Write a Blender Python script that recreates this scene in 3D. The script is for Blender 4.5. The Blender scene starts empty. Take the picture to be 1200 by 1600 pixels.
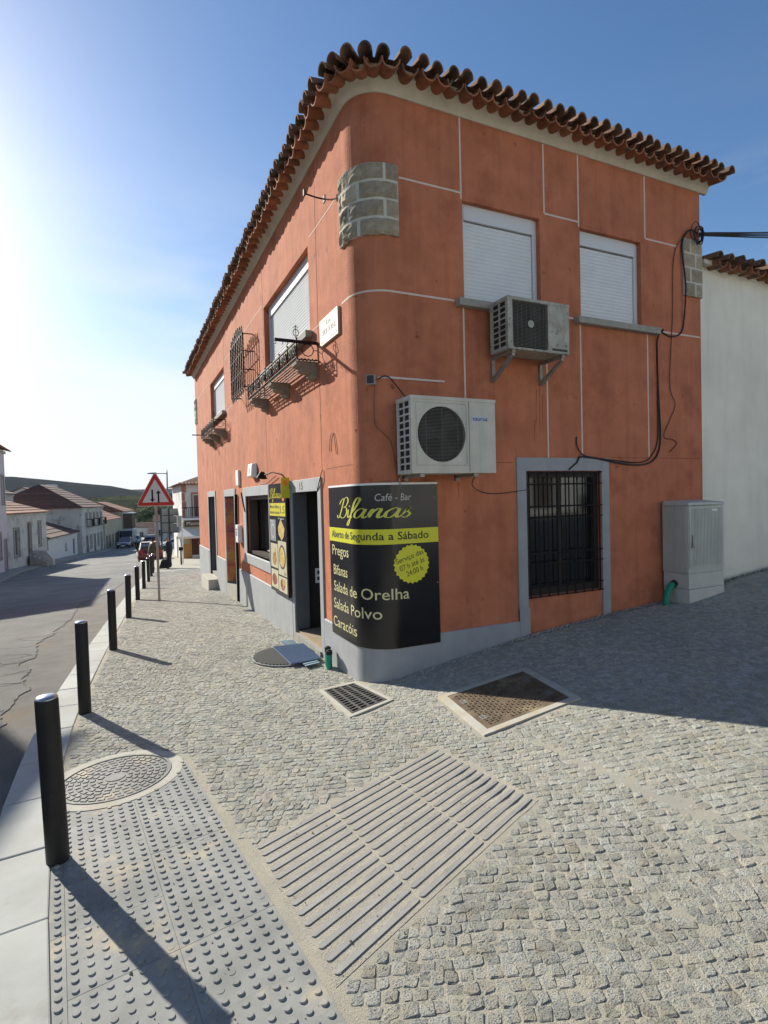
import bpy, bmesh, math, random
from mathutils import Vector, Matrix, noise as mnoise
random.seed(7)
R_ = math.radians
sc = bpy.context.scene
col = sc.collection

# ------------------------------------------------------------------ camera
CAM = Vector((-2.2017, -5.1256, 1.93))
F_PX = 864.04                       # focal length in pixels of a 1600 px high picture
yaw, pitch, roll = 0.43744, -0.02469, -0.02606
fw = Vector((math.sin(yaw)*math.cos(pitch), math.cos(yaw)*math.cos(pitch), math.sin(pitch)))
rt = Vector((math.cos(yaw), -math.sin(yaw), 0)); up = rt.cross(fw)
cr = rt*math.cos(roll)+up*math.sin(roll); cu = -rt*math.sin(roll)+up*math.cos(roll)
cd = bpy.data.cameras.new('camera'); cam = bpy.data.objects.new('camera', cd); col.objects.link(cam)
cd.sensor_fit = 'VERTICAL'; cd.sensor_height = 36.0; cd.lens = 36.0*F_PX/1600.0
cd.clip_start = 0.05; cd.clip_end = 8000
m = Matrix.Identity(4)
for i in range(3):
    m[i][0] = cr[i]; m[i][1] = cu[i]; m[i][2] = -fw[i]; m[i][3] = CAM[i]
cam.matrix_world = m
sc.camera = cam

# ------------------------------------------------------------------ sky and sun
SUN_EL, SUN_AZ = R_(25.6), R_(113.2)          # azimuth counted from +X towards +Y
w = bpy.data.worlds.new('World'); sc.world = w; w.use_nodes = True
nt = w.node_tree; nt.nodes.clear()
def wn(t): return nt.nodes.new(t)
out = wn('ShaderNodeOutputWorld'); bg = wn('ShaderNodeBackground'); sky = wn('ShaderNodeTexSky')
sky.sky_type = 'NISHITA'; sky.sun_disc = False; sky.sun_elevation = SUN_EL
sky.sun_rotation = R_(90)-SUN_AZ; sky.air_density = 1.0; sky.dust_density = .62; sky.ozone_density = 3.0
sky.altitude = 100
bg.inputs['Strength'].default_value = 0.090
tc = wn('ShaderNodeTexCoord'); mp = wn('ShaderNodeMapping'); mp.inputs['Scale'].default_value = (1.0, 1.0, 4.2); mp.inputs['Rotation'].default_value = (.12, .2, .4)
n1 = wn('ShaderNodeTexNoise'); n1.inputs['Scale'].default_value = 1.7; n1.inputs['Detail'].default_value = 6; n1.inputs['Roughness'].default_value = .55
rp = wn('ShaderNodeMapRange'); rp.inputs[1].default_value = .42; rp.inputs[2].default_value = .64
sep = wn('ShaderNodeSeparateXYZ'); hs_ = wn('ShaderNodeHueSaturation'); hs_.inputs['Saturation'].default_value = 1.14
def math_(op, a, b, c=None):
    n = wn('ShaderNodeMath'); n.operation = op; n.use_clamp = True
    for k, v in enumerate((a, b, c)):
        if v is None: continue
        if isinstance(v, (int, float)): n.inputs[k].default_value = v
        else: nt.links.new(v, n.inputs[k])
    return n.outputs[0]
def rng(v, a, b, c=0.0, d=1.0):
    n = wn('ShaderNodeMapRange'); n.interpolation_type = 'SMOOTHSTEP'; nt.links.new(v, n.inputs[0])
    for k, q in enumerate((a, b, c, d)): n.inputs[k+1].default_value = q
    return n.outputs[0]
L = nt.links.new
L(tc.outputs['Generated'], mp.inputs['Vector']); L(mp.outputs[0], n1.inputs['Vector']); L(n1.outputs['Fac'], rp.inputs[0]); L(tc.outputs['Generated'], sep.inputs[0]); L(sky.outputs[0], hs_.inputs['Color'])
el = sep.outputs['Z']
veil = rng(el, .36, -.02, 0, .72)                                   # pale haze towards the horizon, all round
thin = math_('MULTIPLY', rp.outputs[0], rng(el, .58, .14, 0, .72))  # thin cloud, denser low down
wav = wn('ShaderNodeMath'); wav.operation = 'MULTIPLY_ADD'; wav.inputs[1].default_value = -.30; L(n1.outputs['Fac'], wav.inputs[0]); ad_ = wn('ShaderNodeMath'); ad_.operation = 'ADD'; L(el, ad_.inputs[0]); ad_.inputs[1].default_value = .15; L(ad_.outputs[0], wav.inputs[2])
bank = rng(wav.outputs[0], .225, .150, 0, .62)                       # a soft bank of cloud lying along the horizon
cloud = math_('MAXIMUM', thin, bank)
m1 = wn('ShaderNodeMix'); m1.data_type = 'RGBA'; m1.inputs['B'].default_value = (4.6, 5.1, 5.65, 1); L(hs_.outputs[0], m1.inputs['A']); L(veil, m1.inputs['Factor'])
m2_ = wn('ShaderNodeMix'); m2_.data_type = 'RGBA'; m2_.inputs['B'].default_value = (6.5, 6.65, 6.7, 1); L(m1.outputs['Result'], m2_.inputs['A']); L(cloud, m2_.inputs['Factor'])
L(m2_.outputs['Result'], bg.inputs['Color']); L(bg.outputs[0], out.inputs[0])
sd = bpy.data.lights.new('sun', 'SUN'); sd.energy = 5.0; sd.angle = R_(.53); sd.color = (1, .95, .84)
so = bpy.data.objects.new('sun', sd); col.objects.link(so)
sdir = Vector((-math.cos(SUN_EL)*math.cos(SUN_AZ), -math.cos(SUN_EL)*math.sin(SUN_AZ), -math.sin(SUN_EL)))
so.rotation_euler = sdir.to_track_quat('-Z', 'Y').to_euler(); so.location = (-6, 14, 20)
sc.view_settings.view_transform = 'Standard'; sc.view_settings.look = 'None'
sc.view_settings.gamma = 1; sc.view_settings.use_curve_mapping = False; sc.view_settings.exposure = 0.78
sc.cycles.max_bounces = 8

# ------------------------------------------------------------------ helpers
ORG = {}                                   # world origin of every parent
def tag(o, label=None, cat=None, group=None, kind=None):
    if label: o['label'] = label
    if cat: o['category'] = cat
    if group: o['group'] = group
    if kind: o['kind'] = kind
    return o
def empty(name, loc, label=None, cat=None, group=None):
    o = bpy.data.objects.new(name, None); col.objects.link(o); o.location = loc
    o.empty_display_size = .2; ORG[o.name] = Vector(loc)
    return tag(o, label, cat, group)
class MB:
    def __init__(s): s.v = []; s.f = []; s.mi = []; s.mats = []; s.smooth = []
    def add(s, vs, fs, mi=0, sm=False):
        b = len(s.v); s.v += [Vector(v) for v in vs]
        for f in fs: s.f.append([b+i for i in f]); s.mi.append(mi); s.smooth.append(sm)
        return s
    def box(s, a, b, mi=0):
        x0, y0, z0 = [min(a[i], b[i]) for i in range(3)]; x1, y1, z1 = [max(a[i], b[i]) for i in range(3)]
        return s.add([(x0,y0,z0),(x1,y0,z0),(x1,y1,z0),(x0,y1,z0),(x0,y0,z1),(x1,y0,z1),(x1,y1,z1),(x0,y1,z1)],
            [(0,3,2,1),(4,5,6,7),(0,1,5,4),(1,2,6,5),(2,3,7,6),(3,0,4,7)], mi)
    def hexa(s, p, mi=0):     # 8 points: 4 bottom ccw, 4 top ccw
        return s.add(p, [(0,3,2,1),(4,5,6,7),(0,1,5,4),(1,2,6,5),(2,3,7,6),(3,0,4,7)], mi)
    def obox(s, c, u, v, wv, mi=0):   # centre and three half vectors
        c, u, v, wv = Vector(c), Vector(u), Vector(v), Vector(wv)
        return s.hexa([c-u-v-wv, c+u-v-wv, c+u+v-wv, c-u+v-wv, c-u-v+wv, c+u-v+wv, c+u+v+wv, c-u+v+wv], mi)
    def quad(s, a, b, c, d, mi=0): return s.add([a,b,c,d], [(0,1,2,3)], mi)
    def tube(s, pts, r, n=6, mi=0, caps=True, closed=False):
        pts = [Vector(p) for p in pts]; N = len(pts); rr = r if isinstance(r, (list, tuple)) else [r]*N
        vs = []; ref = None
        for i, p in enumerate(pts):
            if closed: t = (pts[(i+1) % N]-pts[i-1])
            else: t = (pts[min(i+1, N-1)]-pts[max(i-1, 0)])
            if t.length < 1e-9: t = Vector((0, 0, 1))
            t.normalize()
            if ref is None: ref = Vector((0, 0, 1)) if abs(t.z) < .9 else Vector((1, 0, 0))
            a = (ref-t*ref.dot(t))
            if a.length < 1e-6: a = t.orthogonal()
            a.normalize(); ref = a; b = t.cross(a)
            for k in range(n):
                q = 2*math.pi*k/n; vs.append(p+(a*math.cos(q)+b*math.sin(q))*rr[i])
        fs = []
        for i in range(N if closed else N-1):
            j = (i+1) % N
            for k in range(n): fs.append((i*n+k, i*n+(k+1) % n, j*n+(k+1) % n, j*n+k))
        if caps and not closed: fs.append(tuple(range(n-1, -1, -1))); fs.append(tuple((N-1)*n+k for k in range(n)))
        return s.add(vs, fs, mi, True)
    def lathe(s, c, prof, n=16, mi=0, axis=None, sm=True):    # prof: (r, h) along axis
        ax = Vector(axis or (0, 0, 1)).normalized(); a = ax.orthogonal().normalized(); b = ax.cross(a); c = Vector(c)
        vs = []
        for r, h in prof:
            for k in range(n):
                q = 2*math.pi*k/n; vs.append(c+ax*h+(a*math.cos(q)+b*math.sin(q))*r)
        fs = []
        for i in range(len(prof)-1):
            for k in range(n): fs.append((i*n+k, i*n+(k+1) % n, (i+1)*n+(k+1) % n, (i+1)*n+k))
        fs.append(tuple(range(n-1, -1, -1))); fs.append(tuple((len(prof)-1)*n+k for k in range(n)))
        return s.add(vs, fs, mi, sm)
    def prism(s, poly, dv, mi=0):      # planar polygon (3d points) extruded by dv
        n = len(poly); p = [Vector(q) for q in poly]; dv = Vector(dv)
        return s.add(p+[q+dv for q in p], [tuple(range(n-1, -1, -1)), tuple(range(n, 2*n))]+[(i, (i+1) % n, n+(i+1) % n, n+i) for i in range(n)], mi)
    def build(s, name, mat, parent=None, org=None, bevel=0, fixn=True):
        o3 = ORG[parent.name] if parent else Vector(org or (0, 0, 0))
        me = bpy.data.meshes.new(name); me.from_pydata([tuple(v-o3) for v in s.v], [], s.f)
        for mm in (mat if isinstance(mat, (list, tuple)) else [mat]): me.materials.append(M[mm] if isinstance(mm, str) else mm)
        if any(s.mi): me.polygons.foreach_set('material_index', s.mi)
        if any(s.smooth): me.polygons.foreach_set('use_smooth', s.smooth)
        me.update()
        if fixn and len(s.f) < 60000:
            bm = bmesh.new(); bm.from_mesh(me); bmesh.ops.recalc_face_normals(bm, faces=bm.faces); bm.to_mesh(me); bm.free()
        if any(s.smooth): me.set_sharp_from_angle(angle=R_(38))
        o = bpy.data.objects.new(name, me); col.objects.link(o)
        if parent: o.parent = parent; ORG[o.name] = o3
        else: o.location = o3; ORG[o.name] = o3
        if bevel:
            md = o.modifiers.new('b', 'BEVEL'); md.width = bevel; md.segments = 2; md.limit_method = 'ANGLE'; md.angle_limit = R_(40)
        return o
def child(mesh_obj, parent, mat4=None):     # copy a piece, sharing its mesh
    o = mesh_obj.copy(); col.objects.link(o); o.parent = parent
    if mat4 is not None: o.matrix_local = Matrix.Translation(-ORG[parent.name]) @ mat4
    return o
def inst(me, name, parent, mat4):
    o = bpy.data.objects.new(name, me); col.objects.link(o); o.parent = parent
    o.matrix_local = Matrix.Translation(-ORG[parent.name]) @ mat4
    return o

# ------------------------------------------------------------------ materials
M = {}
def srgb(r, g, b): return tuple(((c/255)/12.92 if c/255 <= .04045 else ((c/255+.055)/1.055)**2.4) for c in (r, g, b))+(1,)
def mat(name, c1, c2=None, scale=4, rough=.8, bump=0, bscale=60, metal=0, coord='POS', spots=None, streak=0, dist=.01, spec=.4, rmin=None, isl=0, c3=None, s3=1.0, f3=(.5, .65), coat=0, big=None):
    mt = bpy.data.materials.new(name); mt.use_nodes = True; t = mt.node_tree; N = t.nodes; K = t.links.new
    b = N['Principled BSDF']; b.inputs['Roughness'].default_value = rough; b.inputs['Metallic'].default_value = metal
    b.inputs['Specular IOR Level'].default_value = spec
    if coat: b.inputs['Coat Weight'].default_value = coat
    if coord == 'POS': g = N.new('ShaderNodeNewGeometry'); vec = g.outputs['Position']
    else: g = N.new('ShaderNodeTexCoord'); vec = g.outputs['Object']
    cur = None
    if c2:
        n = N.new('ShaderNodeTexNoise'); n.inputs['Scale'].default_value = scale; n.inputs['Detail'].default_value = 7; n.inputs['Roughness'].default_value = .62
        K(vec, n.inputs['Vector']); r = N.new('ShaderNodeValToRGB'); r.color_ramp.elements[0].position = .34; r.color_ramp.elements[1].position = .68
        r.color_ramp.elements[0].color = c1; r.color_ramp.elements[1].color = c2
        K(n.outputs['Fac'], r.inputs[0]); cur = r.outputs[0]
    else:
        rg = N.new('ShaderNodeRGB'); rg.outputs[0].default_value = c1; cur = rg.outputs[0]
    def mixin(fac, colr, mode='MIX'):
        nonlocal cur
        q = N.new('ShaderNodeMix'); q.data_type = 'RGBA'; q.blend_type = mode
        if isinstance(fac, float): q.inputs['Factor'].default_value = fac
        else: K(fac, q.inputs['Factor'])
        K(cur, q.inputs['A'])
        if isinstance(colr, tuple): q.inputs['B'].default_value = colr
        else: K(colr, q.inputs['B'])
        cur = q.outputs['Result']
    if c3:
        n = N.new('ShaderNodeTexNoise'); n.inputs['Scale'].default_value = s3; n.inputs['Detail'].default_value = 8; n.inputs['Roughness'].default_value = .68
        K(vec, n.inputs['Vector']); r = N.new('ShaderNodeMapRange'); r.inputs[1].default_value = f3[0]; r.inputs[2].default_value = f3[1]
        K(n.outputs['Fac'], r.inputs[0]); mixin(r.outputs[0], c3)
    if spots:     # (colour, scale, threshold lo, hi): speckles
        n = N.new('ShaderNodeTexNoise'); n.inputs['Scale'].default_value = spots[1]; n.inputs['Detail'].default_value = 3
        K(vec, n.inputs['Vector']); r = N.new('ShaderNodeMapRange'); r.inputs[1].default_value = spots[2]; r.inputs[2].default_value = spots[3]
        K(n.outputs['Fac'], r.inputs[0]); mixin(r.outputs[0], spots[0])
    if streak:    # vertical rain streaks
        mp = N.new('ShaderNodeMapping'); mp.inputs['Scale'].default_value = (7, 7, .55); K(vec, mp.inputs['Vector'])
        n = N.new('ShaderNodeTexNoise'); n.inputs['Scale'].default_value = 1.0; n.inputs['Detail'].default_value = 6; n.inputs['Roughness'].default_value = .6
        K(mp.outputs[0], n.inputs['Vector']); r = N.new('ShaderNodeMapRange'); r.inputs[1].default_value = .48; r.inputs[2].default_value = .78; r.inputs[4].default_value = streak
        K(n.outputs['Fac'], r.inputs[0]); mixin(r.outputs[0], tuple(c*.45 for c in c1[:3])+(1,))
    if isl:
        gi = N.new('ShaderNodeNewGeometry'); oi = N.new('ShaderNodeObjectInfo'); ad = N.new('ShaderNodeMath'); ad.operation = 'ADD'; fr = N.new('ShaderNodeMath'); fr.operation = 'FRACT'
        K(gi.outputs['Random Per Island'], ad.inputs[0]); K(oi.outputs['Random'], ad.inputs[1]); K(ad.outputs[0], fr.inputs[0])
        r = N.new('ShaderNodeMapRange'); r.inputs[3].default_value = 1-isl; r.inputs[4].default_value = 1+isl; K(fr.outputs[0], r.inputs[0])
        cb = N.new('ShaderNodeCombineColor')
        for k in range(3): K(r.outputs[0], cb.inputs[k])
        mixin(1.0, cb.outputs[0], 'MULTIPLY')
    if big:       # slow tonal drift: (scale, darkest, lightest)
        n = N.new('ShaderNodeTexNoise'); n.inputs['Scale'].default_value = big[0]; n.inputs['Detail'].default_value = 6; n.inputs['Roughness'].default_value = .6
        K(vec, n.inputs['Vector']); r = N.new('ShaderNodeMapRange'); r.inputs[1].default_value = .32; r.inputs[2].default_value = .68; r.inputs[3].default_value = big[1]; r.inputs[4].default_value = big[2]
        K(n.outputs['Fac'], r.inputs[0]); cb = N.new('ShaderNodeCombineColor')
        for k in range(3): K(r.outputs[0], cb.inputs[k])
        mixin(1.0, cb.outputs[0], 'MULTIPLY')
    K(cur, b.inputs['Base Color'])
    if bump:
        n = N.new('ShaderNodeTexNoise'); n.inputs['Scale'].default_value = bscale; n.inputs['Detail'].default_value = 5; n.inputs['Roughness'].default_value = .7
        K(vec, n.inputs['Vector']); bp = N.new('ShaderNodeBump'); bp.inputs['Strength'].default_value = bump; bp.inputs['Distance'].default_value = dist
        K(n.outputs['Fac'], bp.inputs['Height']); K(bp.outputs[0], b.inputs['Normal'])
    M[name] = mt
    return mt
mat('stucco', (.555,.199,.106,1), (.445,.154,.079,1), 3.2, .92, 1.0, 55, streak=.5, big=(1.2,.86,1.09), dist=.008, c3=(.35,.108,.058,1), s3=1.7, f3=(.52,.72), spots=((.24,.07,.038,1), 7, .67, .76), spec=.2)
mat('grey_paint', (.335,.345,.352,1), (.28,.29,.298,1), 3, .75, .25, 70, streak=.25, dist=.004)
mat('cornice', (.62,.55,.44,1), (.52,.46,.36,1), 5, .9, .4, 80, dist=.005)
mat('tile', (.33,.13,.06,1), (.22,.085,.045,1), 9, .9, .5, 60, dist=.005, isl=.28, c3=(.07,.065,.055,1), s3=5, f3=(.50,.66))
mat('tile_top', (.26,.125,.07,1), (.14,.09,.06,1), 8, .95, .6, 55, dist=.006, isl=.3, c3=(.075,.078,.068,1), s3=6, f3=(.50,.68))
mat('tile_far', (.33,.125,.055,1), (.19,.075,.04,1), 3, .95, .5, 20, isl=.25, c3=(.07,.06,.05,1), s3=1.1, f3=(.50,.66))
mat('tile_dark', (.14,.06,.04,1), (.08,.045,.035,1), 2, .95, .5, 20, isl=.25)
mat('joint', (.66,.56,.48,1), (.58,.48,.40,1), 20, .85)
mat('quoin', (.50,.42,.30,1), (.32,.27,.19,1), 14, .95, 1.0, 45, dist=.02, isl=.25)
mat('mortar', (.62,.59,.50,1), (.52,.49,.41,1), 16, .95, .8, 60)
mat('shutter', (.70,.715,.72,1), (.66,.675,.68,1), 6, .75, spec=.15)
mat('white_frame', (.62,.63,.64,1), None, rough=.6, spec=.2)
mat('sill', (.36,.34,.29,1), (.27,.26,.22,1), 12, .9, .6, 60)
mat('corbel', (.30,.25,.19,1), (.20,.17,.13,1), 12, .95, .7, 50)
mat('iron', (.010,.009,.009,1), (.018,.012,.010,1), 25, .7, spec=.2)
mat('iron_brown', (.016,.011,.010,1), None, rough=.55)
mat('dark_glass', (.012,.014,.016,1), None, rough=.06, spec=.6)
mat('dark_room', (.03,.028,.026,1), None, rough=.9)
mat('door_grey', (.10,.105,.115,1), (.085,.09,.10,1), 4, .5)
mat('door_black', (.014,.014,.016,1), None, rough=.35)
mat('brown_frame', (.055,.040,.030,1), None, rough=.5)
mat('tilefloor', (.42,.33,.21,1), (.36,.28,.18,1), 8, .5)
mat('vinyl_black', (.010,.010,.011,1), None, rough=.22, spec=.45)
mat('vinyl_lime', (.62,.60,.03,1), None, rough=.4)
mat('vinyl_yellow', (.62,.55,.03,1), None, rough=.4)
mat('vinyl_cream', (.60,.56,.30,1), None, rough=.4)
mat('vinyl_grey', (.45,.45,.42,1), None, rough=.5)
mat('vinyl_olive', (.54,.53,.09,1), None, rough=.4)
mat('white_plain', (.75,.75,.74,1), None, rough=.5)
mat('black_print', (.012,.012,.012,1), None, rough=.6)
mat('ac_white', (.55,.53,.45,1), (.46,.445,.375,1), 5, .5, streak=.35, spots=((.16,.13,.10,1), 30, .72, .80))
mat('ac_old', (.45,.44,.37,1), (.28,.27,.22,1), 7, .65, streak=.75, spots=((.10,.09,.07,1), 22, .60, .72))
mat('ac_dark', (.02,.019,.018,1), None, rough=.7)
mat('ac_wire', (.13,.12,.10,1), None, rough=.6)
mat('ac_fan', (.028,.027,.026,1), None, rough=.5)
mat('galv', (.35,.34,.32,1), (.24,.20,.16,1), 10, .55, metal=.4)
mat('badge_blue', (.03,.04,.13,1), None, rough=.5)
mat('badge_plate', (.42,.46,.55,1), None, rough=.5)
mat('plaque', (.54,.47,.37,1), (.47,.41,.32,1), 9, .6)
mat('plaque_ink', (.13,.12,.10,1), None, rough=.8)
mat('cabinet', (.52,.52,.46,1), (.46,.46,.41,1), 4, .7, .15, 80, streak=.3)
mat('cab_base', (.55,.55,.49,1), (.48,.48,.43,1), 4, .8, .2, 60)
mat('green_pipe', (.004,.26,.155,1), (.003,.21,.125,1), 8, .5)
mat('rubber', (.018,.018,.019,1), None, rough=.85)
mat('mat_blue', (.125,.19,.29,1), (.10,.155,.25,1), 12, .85)
mat('mat_under', (.20,.30,.36,1), None, rough=.8)
mat('mat_rim', (.26,.27,.26,1), None, rough=.8)
mat('bollard', (.011,.010,.010,1), (.019,.016,.014,1), 15, .48, .12, 40, spec=.3, c3=(.05,.045,.038,1), s3=9, f3=(.62,.78))
mat('bollard_cap', (.50,.52,.54,1), None, rough=.25, metal=.9)
mat('cable', (.012,.011,.011,1), None, rough=.6)
mat('cable_brown', (.20,.09,.06,1), None, rough=.7)
mat('cable_grey', (.30,.29,.27,1), None, rough=.7)
mat('whitewash', (.84,.80,.67,1), (.77,.73,.61,1), 1.5, .95, .5, 45, streak=.22, dist=.006, big=(.6,.86,1.03))
mat('sand', (.47,.43,.33,1), (.39,.36,.285,1), 3.5, .97, .9, 170, dist=.012, c3=(.37,.35,.30,1), s3=1.1, f3=(.45,.7), spots=((.22,.20,.16,1), 260, .62, .72))
mat('granite', (.60,.59,.515,1), (.405,.405,.37,1), 95, .95, 1.0, 150, dist=.022, isl=.18, big=(.7,.84,1.06), spots=((.17,.174,.168,1), 150, .56, .64), c3=(.53,.485,.375,1), s3=10, f3=(.45,.62), spec=.25)
mat('kerb', (.42,.425,.39,1), (.34,.345,.315,1), 2.5, .85, .3, 130, dist=.004, isl=.05, c3=(.29,.275,.24,1), s3=2.4, f3=(.55,.72), big=(.8,.85,1.08))
mat('concrete', (.46,.44,.37,1), (.38,.36,.30,1), 6, .92, .5, 110, dist=.006, c3=(.42,.36,.26,1), s3=3, f3=(.5,.65))
mat('tactile', (.30,.30,.275,1), (.22,.22,.205,1), 6, .82, .3, 160, dist=.003, isl=.06, c3=(.40,.34,.24,1), s3=3.2, f3=(.53,.66), big=(1.6,.80,1.08), spots=((.13,.12,.10,1), 60, .74, .79))
mat('mortar_bed', (.50,.46,.365,1), (.40,.37,.30,1), 9, .95, 1.0, 150, dist=.012, spots=((.15,.135,.11,1), 190, .60, .70))
mat('tact_bar', (.29,.285,.262,1), (.225,.222,.206,1), 8, .7, .2, 160, dist=.003, c3=(.37,.33,.24,1), s3=5, f3=(.56,.72))
mat('castiron', (.20,.198,.185,1), (.12,.118,.11,1), 9, .7, .3, 120, metal=.2, dist=.004, c3=(.36,.31,.23,1), s3=4.5, f3=(.53,.70))
mat('castiron_rust', (.17,.125,.075,1), (.085,.055,.035,1), 10, .8, .4, 90, metal=.1, dist=.004, c3=(.33,.26,.15,1), s3=3.0, f3=(.54,.72))
mat('grate_iron', (.055,.055,.055,1), (.10,.09,.075,1), 14, .7, .2, 90, metal=.2)
mat('pit', (.010,.009,.008,1), None, rough=1)
mat('asphalt', (.29,.283,.268,1), (.225,.218,.206,1), 1.6, .95, 1.0, 110, spec=.2, big=(.5,.82,1.08), dist=.03, spots=((.12,.118,.112,1), 120, .58, .68), c3=(.32,.308,.28,1), s3=.35, f3=(.45,.65))
mat('asphalt_old', (.25,.236,.21,1), (.18,.17,.153,1), 2.5, .95, 1.0, 90, dist=.035, spots=((.20,.18,.15,1), 110, .60, .70), c3=(.26,.205,.14,1), s3=.9, f3=(.52,.66))
mat('crack', (.02,.018,.016,1), None, rough=1)
mat('far_pave', (.34,.325,.28,1), (.28,.27,.235,1), 1.2, .95, .8, 60, dist=.01, spots=((.16,.15,.13,1), 40, .58, .70))
mat('earth', (.075,.085,.035,1), (.05,.06,.028,1), .05, .95, spec=0)
mat('sign_red', (.56,.035,.02,1), None, rough=.4)
mat('sign_white', (.72,.69,.66,1), None, rough=.45)
mat('sign_post', (.36,.33,.29,1), (.29,.26,.22,1), 6, .6, metal=.3)
mat('grit', (.30,.25,.18,1), (.06,.05,.04,1), 5, .95, isl=.5)
# ------------------------------------------------------------------ terrain
def ip(t, v):
    if v <= t[0][0]: (a, b), (c, d) = t[0], t[1]; return b+(v-a)*(d-b)/(c-a)
    for (a, b), (c, d) in zip(t, t[1:]):
        if v <= c: return b+(d-b)*(v-a)/(c-a)
    (a, b), (c, d) = t[-2:]; return d+(v-c)*(d-b)/(c-a)
ZK = [(-8,.35),(-5,.2),(-3,.09),(-1.7,.03),(0,-.04),(.93,-.07),(4,-.21),(7.4,-.42),(10.8,-.63),(14.2,-.85),(17.5,-1.05),(20.7,-1.23),(26,-1.55),(45,-2.55),(70,-3.6),(100,-4.6),(140,-5.4),(150,-5.5)]
ZW = [(-8,.5),(-5,.38),(-3,.25),(-1.7,.13),(0,0),(3,-.1),(5.5,-.17),(7,-.22),(10,-.37),(13.74,-.58),(17.5,-.9),(20.7,-1.12),(26,-1.5),(45,-2.5),(70,-3.55),(100,-4.55),(140,-5.35),(150,-5.45)]
ZR = [(0,0),(.44,.08),(1.08,.17),(2.04,.29),(3.2,.39),(4.2,.45),(5.5,.62),(8,.85),(20,1.8)]
ZS = [(0,-.075),(1,-.078),(2,-.07),(4.2,-.05),(8,-.03),(20,0)]
XK = [(-8,-1.6),(-5,-2.2),(-2.78,-2.52),(-1.77,-2.65),(-.4,-2.71),(.9,-2.70),(4,-2.52),(7.4,-2.30),(10.8,-2.07),(14.2,-1.83),(17.5,-1.58),(20.7,-1.36),(26,-1.1),(45,-1.0),(100,-1.)]
def zraw(x, y):
    if x <= -2.6: return ip(ZK, y)
    if x <= 0 or y > 0:
        k = min(1, (x+2.6)/2.6); return ip(ZK, y)*(1-k)+ip(ZW, y)*k
    return ip(ZR, x)+ip(ZS, x)*y
def zg(x, y):
    if x > .3 and y > -.3: return zraw(x, y)
    return sum(zraw(x+a, y+b) for a in (-.3, 0, .3) for b in (-.3, 0, .3) if not (x+a > 0 and y+b > 0 and x > 0))/max(1, sum(1 for a in (-.3, 0, .3) for b in (-.3, 0, .3) if not (x+a > 0 and y+b > 0 and x > 0)))
_cx = {}
def xk(y):
    k = round(y, 3)
    if k not in _cx: _cx[k] = sum(ip(XK, y+d) for d in (-1.0, -.5, 0, .5, 1.0))/5
    return _cx[k]
KW = .30
def frange(a, b, s):
    n = max(1, int(round((b-a)/s))); return [a+(b-a)*i/n for i in range(n+1)]
def sheet(name, ys, xs_of, zf, mt, kind='structure', parent=None):
    mb = MB(); rows = []
    for y in ys:
        rows.append([(x, y, zf(x, y)) for x in xs_of(y)])
    n = len(rows[0]); vs = [p for r in rows for p in r]
    fs = [(i*n+j, i*n+j+1, (i+1)*n+j+1, (i+1)*n+j) for i in range(len(rows)-1) for j in range(n-1)]
    mb.add(vs, fs, 0, True); o = mb.build(name, mt, parent, fixn=False)
    if kind: o['kind'] = kind
    return o
def polyhit(p, poly):
    x, y = p; c = False; n = len(poly)
    for i in range(n):
        x0, y0 = poly[i][0], poly[i][1]; x1, y1 = poly[i-1][0], poly[i-1][1]
        if (y0 > y) != (y1 > y) and x < (x1-x0)*(y-y0)/(y1-y0)+x0: c = not c
    return c
def dist_poly(p, poly):
    best = 9
    for i in range(len(poly)):
        a = Vector(poly[i][:2]); b = Vector(poly[i-1][:2]); q = Vector(p); t = max(0, min(1, (q-a).dot(b-a)/(b-a).length_squared)); best = min(best, (q-a-(b-a)*t).length)
    return best
# pavement bed: two sheets of one surface, before and beside the corner house
PU = [i/40 for i in range(41)]
ysn = frange(-9, 0, .3)
pave = sheet('pavement', frange(-9, -5.5, .4)+frange(-5.4, -.06, .09)+[0, .05]+frange(.12, 6, .12)+frange(6.3, 24, .3)+frange(24.5, 60, .6), lambda y: [xk(y)+(.30-xk(y))*u for u in PU]+[.3+.1*i for i in range(1, 48)]+[5.3,5.7,6.2,7,8,9,10.5,13,17], zg, 'sand')
ORG[pave.name] = Vector((0, 0, 0))
# kerb
kerb = empty('kerb', (0, 0, 0)); kerb['kind'] = 'structure'
y = -7.0; kp = []
while y < 58:
    ln = (.69 if y < 8 else (1.0 if y < 20 else 2.0))*random.uniform(.97, 1.03); y1 = y+ln-.006
    if True:
        mb = MB(); hb = .14
        def kpnt(yy, s):
            t = Vector((xk(yy+.3)-xk(yy-.3), .6, 0)).normalized(); nrm = Vector((-t.y, t.x, 0)); b = Vector((xk(yy), yy, 0))+nrm*s
            return b
        ya, yb = y, y1
        a0, a1, b0, b1 = kpnt(ya, -.0), kpnt(ya, KW), kpnt(yb, 0), kpnt(yb, KW)
        za, zb = zg(xk(ya), ya)+.010, zg(xk(yb), yb)+.010; e = random.uniform(-.002, .002)
        P = [a1, a0, b0, b1]; zz = [za+e, za+e, zb+e, zb+e]
        mb.hexa([(p.x, p.y, z-.40) for p, z in zip(P, zz)]+[(p.x, p.y, z) for p, z in zip(P, zz)])
        mb.build('kerb_stone', 'kerb', kerb, bevel=.008 if y < 12 else 0)
    y += ln
def zroad(x, y):
    k = xk(y); return zg(k, y)-.115-.012*max(0, min(3.5, k-KW-x))*0
road = sheet('road', frange(-9, 20, .5)+frange(21, 150, 3), lambda y: [xk(y)-.1-(i/14)*(12+xk(y)+(25 if y > 18 else 3)) for i in range(14, -1, -1)], lambda x, y: zroad(x, y), 'asphalt_old')
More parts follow.
